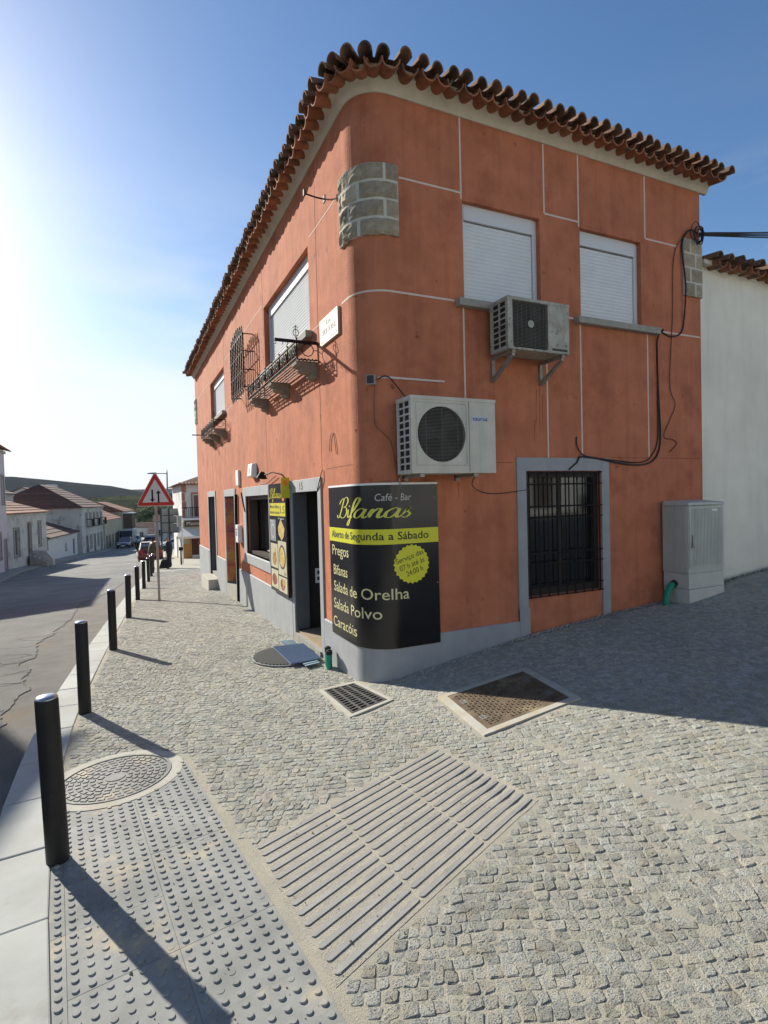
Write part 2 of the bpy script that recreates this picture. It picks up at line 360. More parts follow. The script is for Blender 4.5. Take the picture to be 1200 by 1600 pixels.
# newer asphalt layer, its ragged broken edge beside the gutter
def edge_x(y):
    base = ip([(-9,-3.0),(-3,-3.25),(.6,-3.38),(2.8,-3.34),(4.2,-3.62),(6.6,-3.60),(9,-3.42),(12,-3.40),(16,-2.75),(22,-2.1),(40,-1.5),(150,-1.3)], y)
    a = 1.0 if y < 9 else .5
    return base+a*(.16*mnoise.noise((y*.9, 3.1, 0))+.09*mnoise.noise((y*3.1, 7.7, 0))+.045*mnoise.noise((y*9.0, 1.7, 0))+.02*mnoise.noise((y*31, 2.7, 0)))
mb = MB(); ys = frange(-9, 14, .035)+frange(14.2, 40, .3)+frange(41, 150, 3); n = 5
vs = []; fs = []
for y in ys:
    ex = edge_x(y); z = zroad(ex, y)
    vs += [(ex+.01, y, z-.01), (ex, y, z+.010)]+[(ex+(-14-ex)*k, y, zroad(ex, y)+.012) for k in (.02, .4, 1)]
for i in range(len(ys)-1):
    for j in range(n-1): fs.append((i*n+j, i*n+j+1, (i+1)*n+j+1, (i+1)*n+j))
mb.add(vs, fs); ov = mb.build('asphalt_layer', 'asphalt', fixn=False); ov['kind'] = 'structure'
# open cracks that branch from the broken edge
mb = MB()
for k in range(16):
    y0 = random.uniform(.5, 7.5); x0 = edge_x(y0); ang = random.uniform(2.4, 3.9); p = Vector((x0-.02, y0)); pts = [p.copy()]
    for s in range(random.randint(5, 14)):
        ang += random.uniform(-.7, .7)*(.9) ; ang = max(1.9, min(4.4, ang)); p = p+Vector((math.cos(ang), math.sin(ang)))*random.uniform(.03, .07)*1.6; pts.append(p.copy())
    for i in range(len(pts)-1):
        a, b = pts[i], pts[i+1]; d = (b-a).normalized(); nn = Vector((-d.y, d.x))*(.007*(1-i/len(pts))+.0015)
        if min(a.x, b.x) > edge_x(a.y)-.01: continue
        za, zb = zroad(0, a.y)+.0152, zroad(0, b.y)+.0152
        mb.quad((a.x-nn.x, a.y-nn.y, za), (a.x+nn.x, a.y+nn.y, za), (b.x+nn.x*.8, b.y+nn.y*.8, zb), (b.x-nn.x*.8, b.y-nn.y*.8, zb))
o = mb.build('crack', 'crack', ov); o['kind'] = 'stuff'

# ------------------------------------------------------------------ things let into the pavement
MH_C = Vector((-2.33, -.80)); MH_R = .375
SQ = [(.31,-.83),(1.23,-.90),(1.01,-1.83),(.13,-1.78)]
GR = [(-.44,.20),(-.10,.23),(-.06,-.51),(-.46,-.63)]
TE2 = Vector((math.cos(R_(-84.2)), math.sin(R_(-84.2)))); TE1 = Vector((math.cos(R_(5.8)), math.sin(R_(5.8))))
T0 = Vector((-1.865, -.72)); TS = .40
BARQ = [(-1.64,-2.19),(-.24,-1.70),(-.17,-2.69),(-1.56,-3.25)]
def tpt(a, b): return T0-TE1*a+TE2*b
TACT = [tpt(-.012, -.012), tpt(1.3, -.012), tpt(1.3, 6.2), tpt(-.012, 6.2)]
BLD = [(-.03, 14.2), (-.03, .2), (.03, .09), (.14, .0), (.3, -.03), (14, -.03), (14, 14.2)]
def grow(q, d):
    c = sum((Vector(p) for p in q), Vector((0, 0)))/len(q); r = []
    for p in q:
        v = Vector(p)-c; r.append(tuple(c+v*(1+d/v.length)))
    return r
SQo = grow(SQ, .03); GRo = grow(GR, .075); BARo = grow(BARQ, .008)
def free(x, y, mrg=.028):
    if x < xk(y)+.05: return False
    if x > -.1 and polyhit((x, y), BLD): return False
    if (Vector((x, y))-MH_C).length < MH_R+.075+mrg: return False
    q = Vector((x, y))-T0
    if -.03-mrg < -q.dot(TE1) < 3 and -.03-mrg*.5 < q.dot(TE2) < 9: return False
    for P in (SQo, GRo, BARo):
        if abs(x-P[0][0]) < 2.5 and (polyhit((x, y), P) or dist_poly((x, y), P) < mrg): return False
    return True
# cobbles: unit stones, each cut a little differently
def stone_mesh(rnd):
    vs = []; n = 10
    j = [(rnd.uniform(-.10, .10), rnd.uniform(-.10, .10)) for _ in range(4)]
    ring = []
    cs = [(-.5,-.5),(.5,-.5),(.5,.5),(-.5,.5)]; ch = [rnd.uniform(.06, .24) for _ in range(4)]
    for i in range(4):
        p = Vector(cs[i])+Vector(j[i]); a = Vector(cs[i-1])+Vector(j[i-1]); b = Vector(cs[(i+1) % 4])+Vector(j[(i+1) % 4])
        ring.append(p.lerp(a, ch[i])); ring.append(p.lerp(b, ch[i]))
    ring = [r+Vector((rnd.uniform(-.03, .03), rnd.uniform(-.03, .03))) for r in ring]
    m = len(ring)
    low = [(r.x, r.y, -.5) for r in ring]; mid = [(r.x*.985, r.y*.985, -.02+rnd.uniform(-.05, .04)) for r in ring]; top = [(r.x*.80, r.y*.80, rnd.uniform(.03, .15)) for r in ring]
    vs = low+mid+top+[(rnd.uniform(-.15, .15), rnd.uniform(-.15, .15), rnd.uniform(.04, .16))]
    fs = []
    for k in range(m):
        fs.append((k, (k+1) % m, m+(k+1) % m, m+k)); fs.append((m+k, m+(k+1) % m, 2*m+(k+1) % m, 2*m+k)); fs.append((2*m+k, 2*m+(k+1) % m, 3*m))
    return vs, fs
rnd = random.Random(3)
SV = [stone_mesh(rnd) for _ in range(36)]
SME = []
for vs, fs in SV:
    me = bpy.data.meshes.new('paving_stone'); me.from_pydata(vs, [], fs); me.materials.append(M['granite']); SME.append(me)
def in_view(p, mx_=1.35, my_=1.15):
    d = Vector(p)-CAM; z = d.dot(fw)
    if z < .3: return None
    return (d.dot(cr)/z*F_PX/600, d.dot(cu)/z*F_PX/800, z)
ANG = R_(-27); CU = Vector((math.cos(ANG), math.sin(ANG))); CV = Vector((-CU.y, CU.x))
stones = []
PV, PH = .057, .054
for j in range(-208, 445):
    a = -17.0
    a += rnd.uniform(0, PH)
    while a < 13.0:
        wd = PH*rnd.uniform(.82, 1.22)
        c = a+wd/2; a += wd; b = j*PV
        b += .05*mnoise.noise((c*.7, b*.7, 0))+.03*mnoise.noise((c*1.9, b*1.9, 5)); 
        p = CU*c+CV*b+Vector((-1.0, 2.0))
        p += Vector((.03*mnoise.noise((p.x*1.3, p.y*1.3, 9)), .03*mnoise.noise((p.x*1.3, p.y*1.3, 17))))
        if p.y < -5.2 or p.y > 24 or p.x > 10: continue
        if p.x < xk(p.y)+.03: continue
        q = in_view((p.x, p.y, 0))
        if not q or abs(q[0]) > 1.35 or abs(q[1]) > 1.35 or q[2] > 30: continue
        if not free(p.x, p.y): continue
        stones.append((q[2] if abs(q[0]) < 1.0 and abs(q[1]) < 1.0 else q[2]+50, p.x, p.y, wd*1.03, PV*1.02, rnd.uniform(-.16, .16), rnd.randrange(36), rnd.uniform(-.0025, .0022), rnd.uniform(-.05, .05), rnd.uniform(-.05, .05)))
stones.sort()
def stone_mtx(s):
    _, x, y, wd, hd, rz, k, dz, tx, ty = s
    gx = (zg(x+.1, y)-zg(x-.1, y))/.2; gy = (zg(x, y+.1)-zg(x, y-.1))/.2
    nrm = Vector((-gx+tx, -gy+ty, 1)).normalized(); q = Vector((0, 0, 1)).rotation_difference(nrm)
    return Matrix.Translation((x, y, zg(x, y)+.0002+dz)) @ q.to_matrix().to_4x4() @ Matrix.Rotation(ANG+rz, 4, 'Z') @ Matrix.Diagonal((wd, hd, .032, 1))
for s in stones[:300]: inst(SME[s[6]], 'paving_stone', pave, stone_mtx(s))
vs = []; fs = []
for s in stones[300:]:
    mt = stone_mtx(s); b = len(vs); v0, f0 = SV[s[6]]
    vs += [tuple(mt @ Vector(v)) for v in v0]; fs += [tuple(b+i for i in f) for f in f0]
me = bpy.data.meshes.new('cobbles'); me.from_pydata(vs, [], fs); me.materials.append(M['granite'])
o = bpy.data.objects.new('cobbles', me); col.objects.link(o); o.parent = pave; o['kind'] = 'stuff'
print('stones', len(stones))

# tactile warning tiles with blisters
def blister(mb, c, nrm, ax, ay, r=.0155, h=.0065):
    n = 10; c = Vector(c); lo_ = []; hi = []
    for k in range(n):
        q = 2*math.pi*k/n; d = ax*math.cos(q)+ay*math.sin(q); lo_.append(c+d*r-nrm*.001); hi.append(c+d*r*.80+nrm*h)
    mb.add(lo_+hi, [(k, (k+1) % n, n+(k+1) % n, n+k) for k in range(n)]+[tuple(range(n, 2*n))])
def up3(x, y, z): return Vector((x, y, z))
for i in range(4):
    for j in range(9):
        q = [tpt(i*TS+a*(TS-.0015), j*TS+b*(TS-.0015)) for a, b in ((1, 0), (0, 0), (0, 1), (1, 1))]      # left-back, right-back, right-front, left-front
        cen = sum(q, Vector((0, 0)))/4
        if all(p.x < xk(p.y)+.0 for p in q): continue
        if all((p-MH_C).length < MH_R for p in q) or cen.y < -5.0: continue
        if (cen-MH_C).dot(-TE2) > .12 and (cen-MH_C).length < .6 and cen.x < -2.3: continue
        poly = list(q)
        # trim against the kerb
        def clip(poly):
            r = []
            for k in range(len(poly)):
                a, b = poly[k-1], poly[k]; fa, fb = a.x-xk(a.y)-.004, b.x-xk(b.y)-.004
                if (fa >= 0) != (fb >= 0): r.append(a.lerp(b, fa/(fa-fb)))
                if fb >= 0: r.append(b)
            return r
        poly = clip(poly)
        if len(poly) < 3: continue
        mb = MB(); dz = random.uniform(.0045, .006)
        top = [up3(p.x, p.y, zg(p.x, p.y)+dz) for p in poly]; mb.prism([t-Vector((0, 0, .03)) for t in top], (0, 0, .03))
        gx = (zg(cen.x+.1, cen.y)-zg(cen.x-.1, cen.y))/.2; gy = (zg(cen.x, cen.y+.1)-zg(cen.x, cen.y-.1))/.2
        nrm = Vector((-gx, -gy, 1)).normalized(); ax = Vector((1, 0, gx)).normalized(); ay = nrm.cross(ax)
        for a in range(7):
            for b in range(7):
                p = tpt(i*TS+(a+.5)*TS/7, j*TS+(b+.5)*TS/7)
                if p.x < xk(p.y)+.02 or (p-MH_C).length < MH_R+.07: continue
                blister(mb, (p.x, p.y, zg(p.x, p.y)+dz), nrm, ax, ay, .0155*random.uniform(.93, 1.05), .0066*(random.uniform(.82, 1.06) if random.random() < .95 else .25))
        mb.build('tactile_tile', 'tactile', pave)
# guidance bars set in a bed of mortar
def bil_(q, u, v):
    a, b, c, d = [Vector(p) for p in q]; return a.lerp(b, u).lerp(d.lerp(c, u), v)
gb = MB(); bp = grow(BARQ, .02)
gn = 14
gv = [bil_(bp, i/gn, j/gn) for j in range(gn+1) for i in range(gn+1)]
gb.add([(p.x, p.y, zg(p.x, p.y)+.0016) for p in gv], [(j*(gn+1)+i, (j+1)*(gn+1)+i, (j+1)*(gn+1)+i+1, j*(gn+1)+i+1) for j in range(gn) for i in range(gn)])
bed = gb.build('guidance_strip', 'mortar_bed', pave)
bu = Vector((1.385, .53)).normalized()
A, B, C, D = [Vector(p) for p in BARQ]
NB = 14
for c in range(3):
    for k in range(NB):
        t = (k+.5)/NB; l0 = A.lerp(D, t); l1 = B.lerp(C, t); s0 = l0.lerp(l1, c/3+.014); s1 = l0.lerp(l1, (c+1)/3-.014)
        d = (s1-s0).normalized(); nn = Vector((-d.y, d.x))*.0138
        z = lambda p: zg(p.x, p.y)+.0062
        pts = []
        for cc, sgn in ((s1, 1), (s0, -1)):
            for q in range(5):
                an = -math.pi/2+math.pi*q/4; pts.append(cc+(d*math.cos(an)*.0138+nn*math.sin(an))*sgn)
        top = [Vector((p.x, p.y, z(p)+random.uniform(0, .0004))) for p in pts]
        m2 = MB(); m2.prism([p-Vector((0, 0, .012)) for p in top], (0, 0, .012)); m2.build('tactile_bar', 'tact_bar', bed)
# round manhole
cz = zg(MH_C.x, MH_C.y); gx = (zg(MH_C.x+.2, MH_C.y)-zg(MH_C.x-.2, MH_C.y))/.4; gy = (zg(MH_C.x, MH_C.y+.3)-zg(MH_C.x, MH_C.y-.3))/.6
def mhp(x, y, h): return Vector((MH_C.x+x, MH_C.y+y, cz+gx*x+gy*y+h))
mr = empty('manhole_cover', (MH_C.x, MH_C.y, cz), 'round cast iron manhole cover set in the paving by the dotted tiles', 'manhole cover')
def ringmb(mb, r0, r1, h0, h1, n=48, a0=0, a1=2*math.pi):
    full = abs(a1-a0-2*math.pi) < 1e-6; vs = []; N = n if full else n+1
    for k in range(N):
        q = a0+(a1-a0)*k/n; c, s = math.cos(q), math.sin(q)
        vs += [mhp(c*r0, s*r0, h0), mhp(c*r0, s*r0, h1), mhp(c*r1, s*r1, h1), mhp(c*r1, s*r1, h0)]
    fs = []
    for k in range(n):
        a, b = k*4, ((k+1) % N)*4
        for e in range(4): fs.append((a+e, b+e, b+(e+1) % 4, a+(e+1) % 4))
    if not full: fs += [(0, 1, 2, 3), (n*4+3, n*4+2, n*4+1, n*4)]
    mb.add(vs, fs)
mb = MB(); ringmb(mb, MH_R, MH_R+.075, -.03, .0095); mb.build('concrete_collar', 'concrete', mr)
mb = MB(); ringmb(mb, MH_R-.022, MH_R-.003, -.03, .014); mb.build('rim', 'castiron', mr)
mb = MB(); vs = [mhp(0, 0, .008)]+[mhp(math.cos(q*math.pi/24)*(MH_R-.026), math.sin(q*math.pi/24)*(MH_R-.026), .008) for q in range(48)]
mb.add(vs, [(0, 1+k, 1+(k+1) % 48) for k in range(48)]); plate = mb.build('lid', 'castiron', mr, fixn=False)
mb = MB(); ringmb(mb, .0, .065, .004, .012, 20)
for ri, (r0, n) in enumerate(((.10, 10), (.145, 16), (.19, 20), (.235, 26), (.28, 32), (.322, 36))):
    for k in range(n):
        if ri % 2 == 0: q0, q1 = k/n, (k+.66)/n
        else: q0, q1 = (k+.3)/n, (k+.96)/n
        ringmb(mb, r0-.016, r0+.014, .004, .0125, 3, 2*math.pi*q0, 2*math.pi*q1)
mb.build('raised_pattern', 'castiron', plate)
# square manhole, rusty, in a concrete frame
def bil(q, u, v, h=0):
    a, b, c, d = [Vector(p) for p in q]; p = a.lerp(b, u).lerp(d.lerp(c, u), v); return p
def bilz(q, u, v, h): 
    p = bil(q, u, v); zs = [zg(*k) for k in q]; z = (zs[0]*(1-u)+zs[1]*u)*(1-v)+(zs[3]*(1-u)+zs[2]*u)*v; return Vector((p.x, p.y, z+h))
def slabq(mb, q, u0, u1, v0, v1, h0, h1, mi=0):
    P = [bilz(q, u, v, 0) for u, v in ((u0, v1), (u1, v1), (u1, v0), (u0, v0))]
    mb.hexa([p+Vector((0, 0, h0)) for p in P]+[p+Vector((0, 0, h1)) for p in P], mi)
c0 = bilz(SQ, .5, .5, 0)
sm = empty('inspection_cover', c0, 'large square rusty iron cover in a pale concrete frame, half shaded', 'manhole cover')
mb = MB(); e = .062
for q_ in ((-.01, 1.01, -.01, e), (-.01, 1.01, 1-e, 1.01), (-.01, e, e, 1-e), (1-e, 1.01, e, 1-e)): slabq(mb, SQ, *q_, -.06, .013)
mb.build('concrete_frame', 'concrete', sm)
mb = MB(); slabq(mb, SQ, e+.006, 1-e-.006, e+.006, .497, -.04, .010); slabq(mb, SQ, e+.006, 1-e-.006, .503, 1-e-.006, -.04, .010); pl = mb.build('plate', 'castiron_rust', sm)
mb = MB(); NS = 21
for i in range(NS):
    for j in range(NS):
        u = .11+.78*(i+.5)/NS; v = .11+.78*(j+.5)/NS
        if .40 < u < .72 and .44 < v < .60: continue
        if (i in (4, 5, 15, 16)) and (j < 2 or j > 18): continue
        d = .011; s = .35 if (i+j) % 2 else 1
        slabq(mb, SQ, u-d*(s), u+d*s, v-d*(1.35-s), v+d*(1.35-s), .006, .0155)
o = mb.build('raised_studs', 'castiron_rust', pl); o['kind'] = 'stuff'
for u, v in ((.14, .30), (.14, .72), (.84, .30), (.84, .72)):
    mb = MB(); slabq(mb, SQ, u-.03, u+.03, v-.045, v+.045, .006, .0125); mb.build('lifting_recess', 'castiron', pl)
# drain grate by the corner
c0 = bilz(GR, .5, .5, 0)
gr = empty('drain_grate', c0, 'black slotted iron drain grate in front of the rounded corner', 'drain grate')
mb = MB()
for a in ((-.12, 1.12, -.065, .0), (-.12, 1.12, 1.0, 1.065), (-.12, .0, 0, 1), (1.0, 1.12, 0, 1)): slabq(mb, GR, *a, -.05, .012)
mb.build('concrete_frame', 'concrete', gr)
mb = MB(); slabq(mb, GR, .02, .98, .02, .98, .0005, .002); mb.build('pit', 'pit', gr)
for i in range(5):
    u = i/4*.94+.03; mb = MB(); slabq(mb, GR, u-.03, u+.03, 0.005, .995, .002, .015); mb.build('cross_bar', 'grate_iron', gr)
for j in range(13):
    v = .03+.94*j/12; mb = MB(); slabq(mb, GR, .005, .995, v-.013, v+.013, .003, .0138); mb.build('bar', 'grate_iron', gr)

# loose grit on the paving
mb = MB(); r = random.Random(21)
for k in range(1500):
    x, y = r.uniform(-2.6, 1.8), r.uniform(-3.6, 2.5)
    if x < xk(y)+.02 or (x > -.05 and y > -.05): continue
    z = zg(x, y)+.007; s = r.uniform(.0015, .005)*(1 if r.random() < .93 else 2); a = r.uniform(0, 6)
    mb.add([(x+s*math.cos(a), y+s*math.sin(a), z), (x+s*math.cos(a+2), y+s*math.sin(a+2), z), (x+s*math.cos(a+4.2), y+s*math.sin(a+4.2), z), (x, y, z+s*1.1)], [(0, 1, 3), (1, 2, 3), (2, 0, 3)])
o = mb.build('grit', 'grit', pave, fixn=False); o['kind'] = 'stuff'
# ------------------------------------------------------------------ the corner house
RC = .35; XE = 5.13; YE = 14.0; ZT = 6.03; HALF = RC*math.pi/4
bld = empty('corner_building', (0, 0, 0), 'two-storey terracotta corner house with rounded corner and barrel-tiled eaves', 'building')
def PS(s, off=0, z=0):          # perimeter: s<0 along the street side, s>0 along the shaded side
    if s > HALF: return Vector((RC+s-HALF, -off, z))
    if s < -HALF: return Vector((-off, RC+(-s-HALF), z))
    a = R_(-135)+s/RC; return Vector((RC+math.cos(a)*(RC+off), RC+math.sin(a)*(RC+off), z))
def NS_(s):
    if s > HALF: return Vector((0, -1, 0))
    if s < -HALF: return Vector((-1, 0, 0))
    a = R_(-135)+s/RC; return Vector((math.cos(a), math.sin(a), 0))
def sX(x): return HALF+x-RC
def sY(y): return -(HALF+y-RC)
def srange(s0, s1, st=.045):
    r = [s0]
    for k in range(1, 40):
        q = -HALF+2*HALF*k/16
        if k <= 16 and s0 < q < s1: r.append(q)
    if s0 < -HALF < s1: r.append(-HALF)
    r.append(s1); return sorted(set(round(x, 5) for x in r))
def sweep(mb, prof, s0, s1, mi=0, closed=True):
    ss = srange(s0, s1); n = len(prof); vs = [PS(s, o, z) for s in ss for o, z in prof]; fs = []
    for i in range(len(ss)-1):
        for k in range(n if closed else n-1): fs.append((i*n+k, i*n+(k+1) % n, (i+1)*n+(k+1) % n, (i+1)*n+k))
    mb.add(vs, fs, mi, True); b_ = len(mb.v)-len(vs)
    if closed: mb.f += [[b_+k for k in range(n)], [b_+(len(ss)-1)*n+k for k in range(n-1, -1, -1)]]; mb.mi += [mi, mi]; mb.smooth += [False, False]
def holes(mb, u0, u1, v0, v1, hs, fn, mi=0):   # plane split round rectangular openings
    us = sorted(set([u0, u1]+[h[0] for h in hs]+[h[1] for h in hs])); vs_ = sorted(set([v0, v1]+[h[2] for h in hs]+[h[3] for h in hs]))
    for a, b in zip(us, us[1:]):
        for c, d in zip(vs_, vs_[1:]):
            uc, vc = (a+b)/2, (c+d)/2
            if any(h[0] < uc < h[1] and h[2] < vc < h[3] for h in hs): continue
            mb.quad(fn(a, c, 0), fn(b, c, 0), fn(b, d, 0), fn(a, d, 0), mi)
def reveal(mb, h, fn, dep, mi=0):
    a, b, c, d = h
    for p, q in (((a, c), (b, c)), ((b, c), (b, d)), ((b, d), (a, d)), ((a, d), (a, c))):
        mb.quad(fn(*p, 0), fn(*q, 0), fn(*q, -dep), fn(*p, -dep), mi)
fR = lambda u, z, o: Vector((u, -o, z))          # o outward positive
fL = lambda u, z, o: Vector((-o, u, z))
W1 = (1.23, 2.30, 4.07, 5.15); W2 = (2.92, 3.97, 4.07, 5.16); WB = (2.03, 3.19, .73, 2.20)
V1 = (1.66, 4.12, 4.07, 5.15); V2 = (8.25, 10.5, 4.09, 5.13); D15 = (1.50, 2.68, -.6, 2.045); VW = (4.13, 6.06, .91, 2.04); D2 = (7.36, 8.62, -.8, 2.07); D1 = (10.28, 11.52, -.9, 2.10)
mb = MB()
holes(mb, RC, XE, -1, ZT+.15, [W1, W2, WB], fR); holes(mb, RC, YE, -1.6, ZT+.15, [V1, V2, D15, VW, D2, D1], fL)
ss = [-HALF+2*HALF*k/16 for k in range(17)]
for a, b in zip(ss, ss[1:]): mb.add([PS(a, 0, -1), PS(b, 0, -1), PS(b, 0, ZT+.15), PS(a, 0, ZT+.15)], [(0, 1, 2, 3)], 0, True)
for h, d in ((W1, .11), (W2, .11), (WB, .10)): reveal(mb, h, fR, d)
for h, d in ((V1, .13), (V2, .13), (VW, .22)): reveal(mb, h, fL, d)
mb.quad((XE, 0, -1), (XE, YE, -1), (XE, YE, ZT+.15), (XE, 0, ZT+.15)); mb.quad((0, YE, -1.6), (XE, YE, -1.6), (XE, YE, ZT+.15), (0, YE, ZT+.15))
wall = mb.build('wall', 'stucco', bld, fixn=False)
mb = MB(); reveal(mb, D2, fL, .25); mb.build('door_reveal', 'grey_paint', bld, fixn=False); mb = MB(); reveal(mb, D1, fL, .25); mb.build('door_reveal', 'door_grey', bld, fixn=False)
# shared joints of the render: thin pale lines
def jline(a, b, z0, z1, side, wdt=.010, c='joint'):
    m2 = MB(); f = fR if side == 'R' else fL
    if abs(a-b) < 1e-6: m2.hexa([f(a-wdt, z0, -.01), f(a+wdt, z0, -.01), f(a+wdt, z0, .0025), f(a-wdt, z0, .0025), f(a-wdt, z1, -.01), f(a+wdt, z1, -.01), f(a+wdt, z1, .0025), f(a-wdt, z1, .0025)])
    else: m2.hexa([f(a, z0-wdt, -.01), f(b, z0-wdt, -.01), f(b, z0-wdt, .0025), f(a, z0-wdt, .0025), f(a, z0+wdt, -.01), f(b, z0+wdt, -.01), f(b, z0+wdt, .0025), f(a, z0+wdt, .0025)])
    m2.build('render_joint', c, wall)
for x, za, zb in ((1.215, 5.16, ZT), (1.215, 2.38, 3.985), (2.37, 5.23, ZT), (2.37, 2.36, 4.03), (2.905, 5.17, ZT), (2.905, 2.36, 3.985), (4.05, 5.23, ZT), (4.07, 2.36, 3.985)): jline(x, x, za, zb, 'R')
jline(.46, 1.208, 5.225, 0, 'R'); jline(2.378, 2.898, 5.225, 0, 'R'); jline(4.058, 4.66, 5.225, 0, 'R')
jline(2.42, 2.80, 4.05, 0, 'R'); jline(4.24, 5.11, 4.05, 0, 'R')
m2 = MB(); sweep(m2, [(-.01, 4.040), (.0025, 4.040), (.0025, 4.060), (-.01, 4.060)], sY(.52), sX(1.10)); m2.build('render_joint', 'joint', wall)
mat('joint_dark', (.22,.07,.035,1), None, rough=.9)
for y, za, zb in ((1.34, 2.3, ZT), (4.18, 4.7, ZT), (4.2, 2.3, 3.6), (6.55, 4.2, ZT), (8.15, 5.2, ZT), (10.6, 2.3, 4.0)): jline(y, y, za, zb, 'L', .004, 'joint_dark')
for a, b, z in ((.42, 1.6, 5.225), (4.2, 8.1, 5.225), (10.6, 13.9, 5.225), (4.3, 8.2, 4.05), (1.25, 1.6, 4.05), (10.6, 13.9, 4.05)): jline(a, b, z, 0, 'L', .005)
for a, b, z in ((.35, 1.85, 2.30), (3.4, 5.1, 2.37)): jline(a, b, z, 0, 'R', .003, 'joint_dark')
jline(.35, 1.2, 2.3, 0, 'L', .003, 'joint_dark')
# rust and dirt that ran down below the brackets
mat('rust_stain', (.20,.060,.025,1), (.30,.10,.045,1), 30, .95)
r = random.Random(4)
for x, z, l in ((1.60, 3.19, .22), (2.20, 3.16, .42), (2.25, 3.18, .60), (2.29, 3.10, .34), (2.17, 2.80, .28), (1.10, 2.08, .18), (.44, 2.1, .10)):
    m2 = MB(); n = 9; lf = []; rg = []
    for k in range(n):
        t = k/(n-1); wv = .006*(1-t)**.5*r.uniform(.4, 1.2)+.0008; xo = x+.004*math.sin(5*t+x*9); lf.append(fR(xo-wv, z-l*t, .0012)); rg.append(fR(xo+wv, z-l*t, .0012))
    m2.add(lf+rg, [(k, k+1, n+k+1, n+k) for k in range(n-1)]); m2.build('rust_stain', 'rust_stain', wall, fixn=False)
# grey plinth, following the wall and broken by the doors
def plinth(s0, s1, zt): mb = MB(); sweep(mb, [(-.02, -1), (.022, -1), (.022, zt), (.012, zt+.012), (-.02, zt+.012)], s0, s1); mb.build('plinth', 'grey_paint', bld)
plinth(sY(1.36), sX(1.885), .455)
for a, b, zt in ((2.80, 7.20, .49), (8.75, 10.13, .51), (11.65, YE, .55)): plinth(sY(b), sY(a), zt)
# cornice
mb = MB(); CP = [(-.02, ZT), (.015, ZT), (.03, ZT+.015), (.06, ZT+.075), (.105, ZT+.115), (.125, ZT+.125), (.125, ZT+.20), (-.02, ZT+.20)]
sweep(mb, CP, sY(YE+.12), sX(XE+.125)); mb.build('cornice', 'cornice', bld)
# hipped roof slab
mb = MB(); ez = ZT+.22; o = .17; ri = 1.15
A = [(-o, 14+o, ez), (-o, RC, ez)]+[tuple(PS(-HALF+2*HALF*k/8, o, ez)) for k in range(9)]+[(XE+o, -o, ez), (XE+o, 14+o, ez)]
r0, r1 = (2.56, 2.9, ez+ri), (2.56, 11.2, ez+ri)
vs = A+[r0, r1]; n = len(A); fs = [(0, 1, n, n+1)]+[(k, k+1, n) for k in range(1, n-2)]+[(n-2, n-1, n+1, n), (n-1, 0, n+1), tuple(range(n-1, -1, -1))]
mb.add(vs, fs); roof = mb.build('roof', 'tile_top', bld)
# barrel tiles of the eaves
def barrel(name, L, r0, r1, th, upc, mt, n=8):
    mb = MB(); vs = []
    for x, r in ((0, r0), (L, r1)):
        for rr in (r, r-th):
            for k in range(n+1):
                q = math.pi*k/n; vs.append((x, math.cos(q)*rr, math.sin(q)*rr*upc))
    m_ = n+1; fs = []
    for k in range(n):
        fs += [(k, k+1, 2*m_+k+1, 2*m_+k), (m_+k+1, m_+k, 3*m_+k, 3*m_+k+1), (k+1, k, m_+k, m_+k+1), (2*m_+k, 2*m_+k+1, 3*m_+k+1, 3*m_+k)]
    fs += [(0, 2*m_, 3*m_, m_), (n, m_+n, 3*m_+n, 2*m_+n)]
    mb.add(vs, fs, 0, True); me = bpy.data.meshes.new(name); me.from_pydata(vs, [], fs); me.materials.append(M[mt])
    bm = bmesh.new(); bm.from_mesh(me); bmesh.ops.recalc_face_normals(bm, faces=bm.faces); bm.to_mesh(me); bm.free()
    for p in me.polygons: p.use_smooth = True
    me.set_sharp_from_angle(angle=R_(50)); return me
COVER = [barrel('cover_tile', .42, .058, .064+.004*k, .013, 1.25, 'tile_top') for k in range(3)]
CHAN = [barrel('channel_tile', .46, .090, .092+.004*k, .015, -1, 'tile') for k in range(3)]
def frame_mtx(p, nrm, tilt, yawj=0):
    n = Vector(nrm).normalized(); a = math.atan2(n.y, n.x)+yawj
    return Matrix.Translation(p) @ Matrix.Rotation(a, 4, 'Z') @ Matrix.Rotation(tilt, 4, 'Y')
def put_tiles(plist, parent, ov, ztop, seed=1):      # plist: (wall point, outward normal, is_cover)
    r = random.Random(seed)
    for p, n, cov in plist:
        tl = R_(9+r.uniform(-1.5, 1.5)); L = .42 if cov else .46; tip = ov+r.uniform(-.022, .018)-(0 if cov else .05)
        base = Vector((p[0], p[1], 0))+Vector(n)*(tip-L*math.cos(tl)); z = (ztop-.085 if cov else ztop-.105)+L*math.sin(tl)+r.uniform(-.005, .005)
        inst((COVER if cov else CHAN)[r.randrange(3)], 'cover_tile' if cov else 'channel_tile', parent, frame_mtx((base.x, base.y, z), n, tl, r.uniform(-.05, .05)))
OV = .315; ZTIP = 6.285
pl = []
x = XE+.20; k = 0
NR = 28; p0, p1 = .42, XE+.20
for i in range(NR*2+1): xx = p0+(p1-p0)*i/(2*NR); pl.append(((xx, 0), (0, -1, 0), i % 2 == 0))
NL = 73; q0, q1 = .42, YE+.20
for i in range(NL*2+1): yy = q0+(q1-q0)*i/(2*NL); pl.append(((0, yy), (-1, 0, 0), i % 2 == 0))
for i in range(1, 12):
    a = R_(-180+90*i/12); n = Vector((math.cos(a), math.sin(a), 0)); pl.append(((RC+n.x*RC, RC+n.y*RC), n, i % 2 == 0))
for i in range(1, 5): pl.append(((XE, .15+.18*i), (1, 0, 0), i % 2 == 0))
put_tiles(pl, roof, OV, ZTIP)
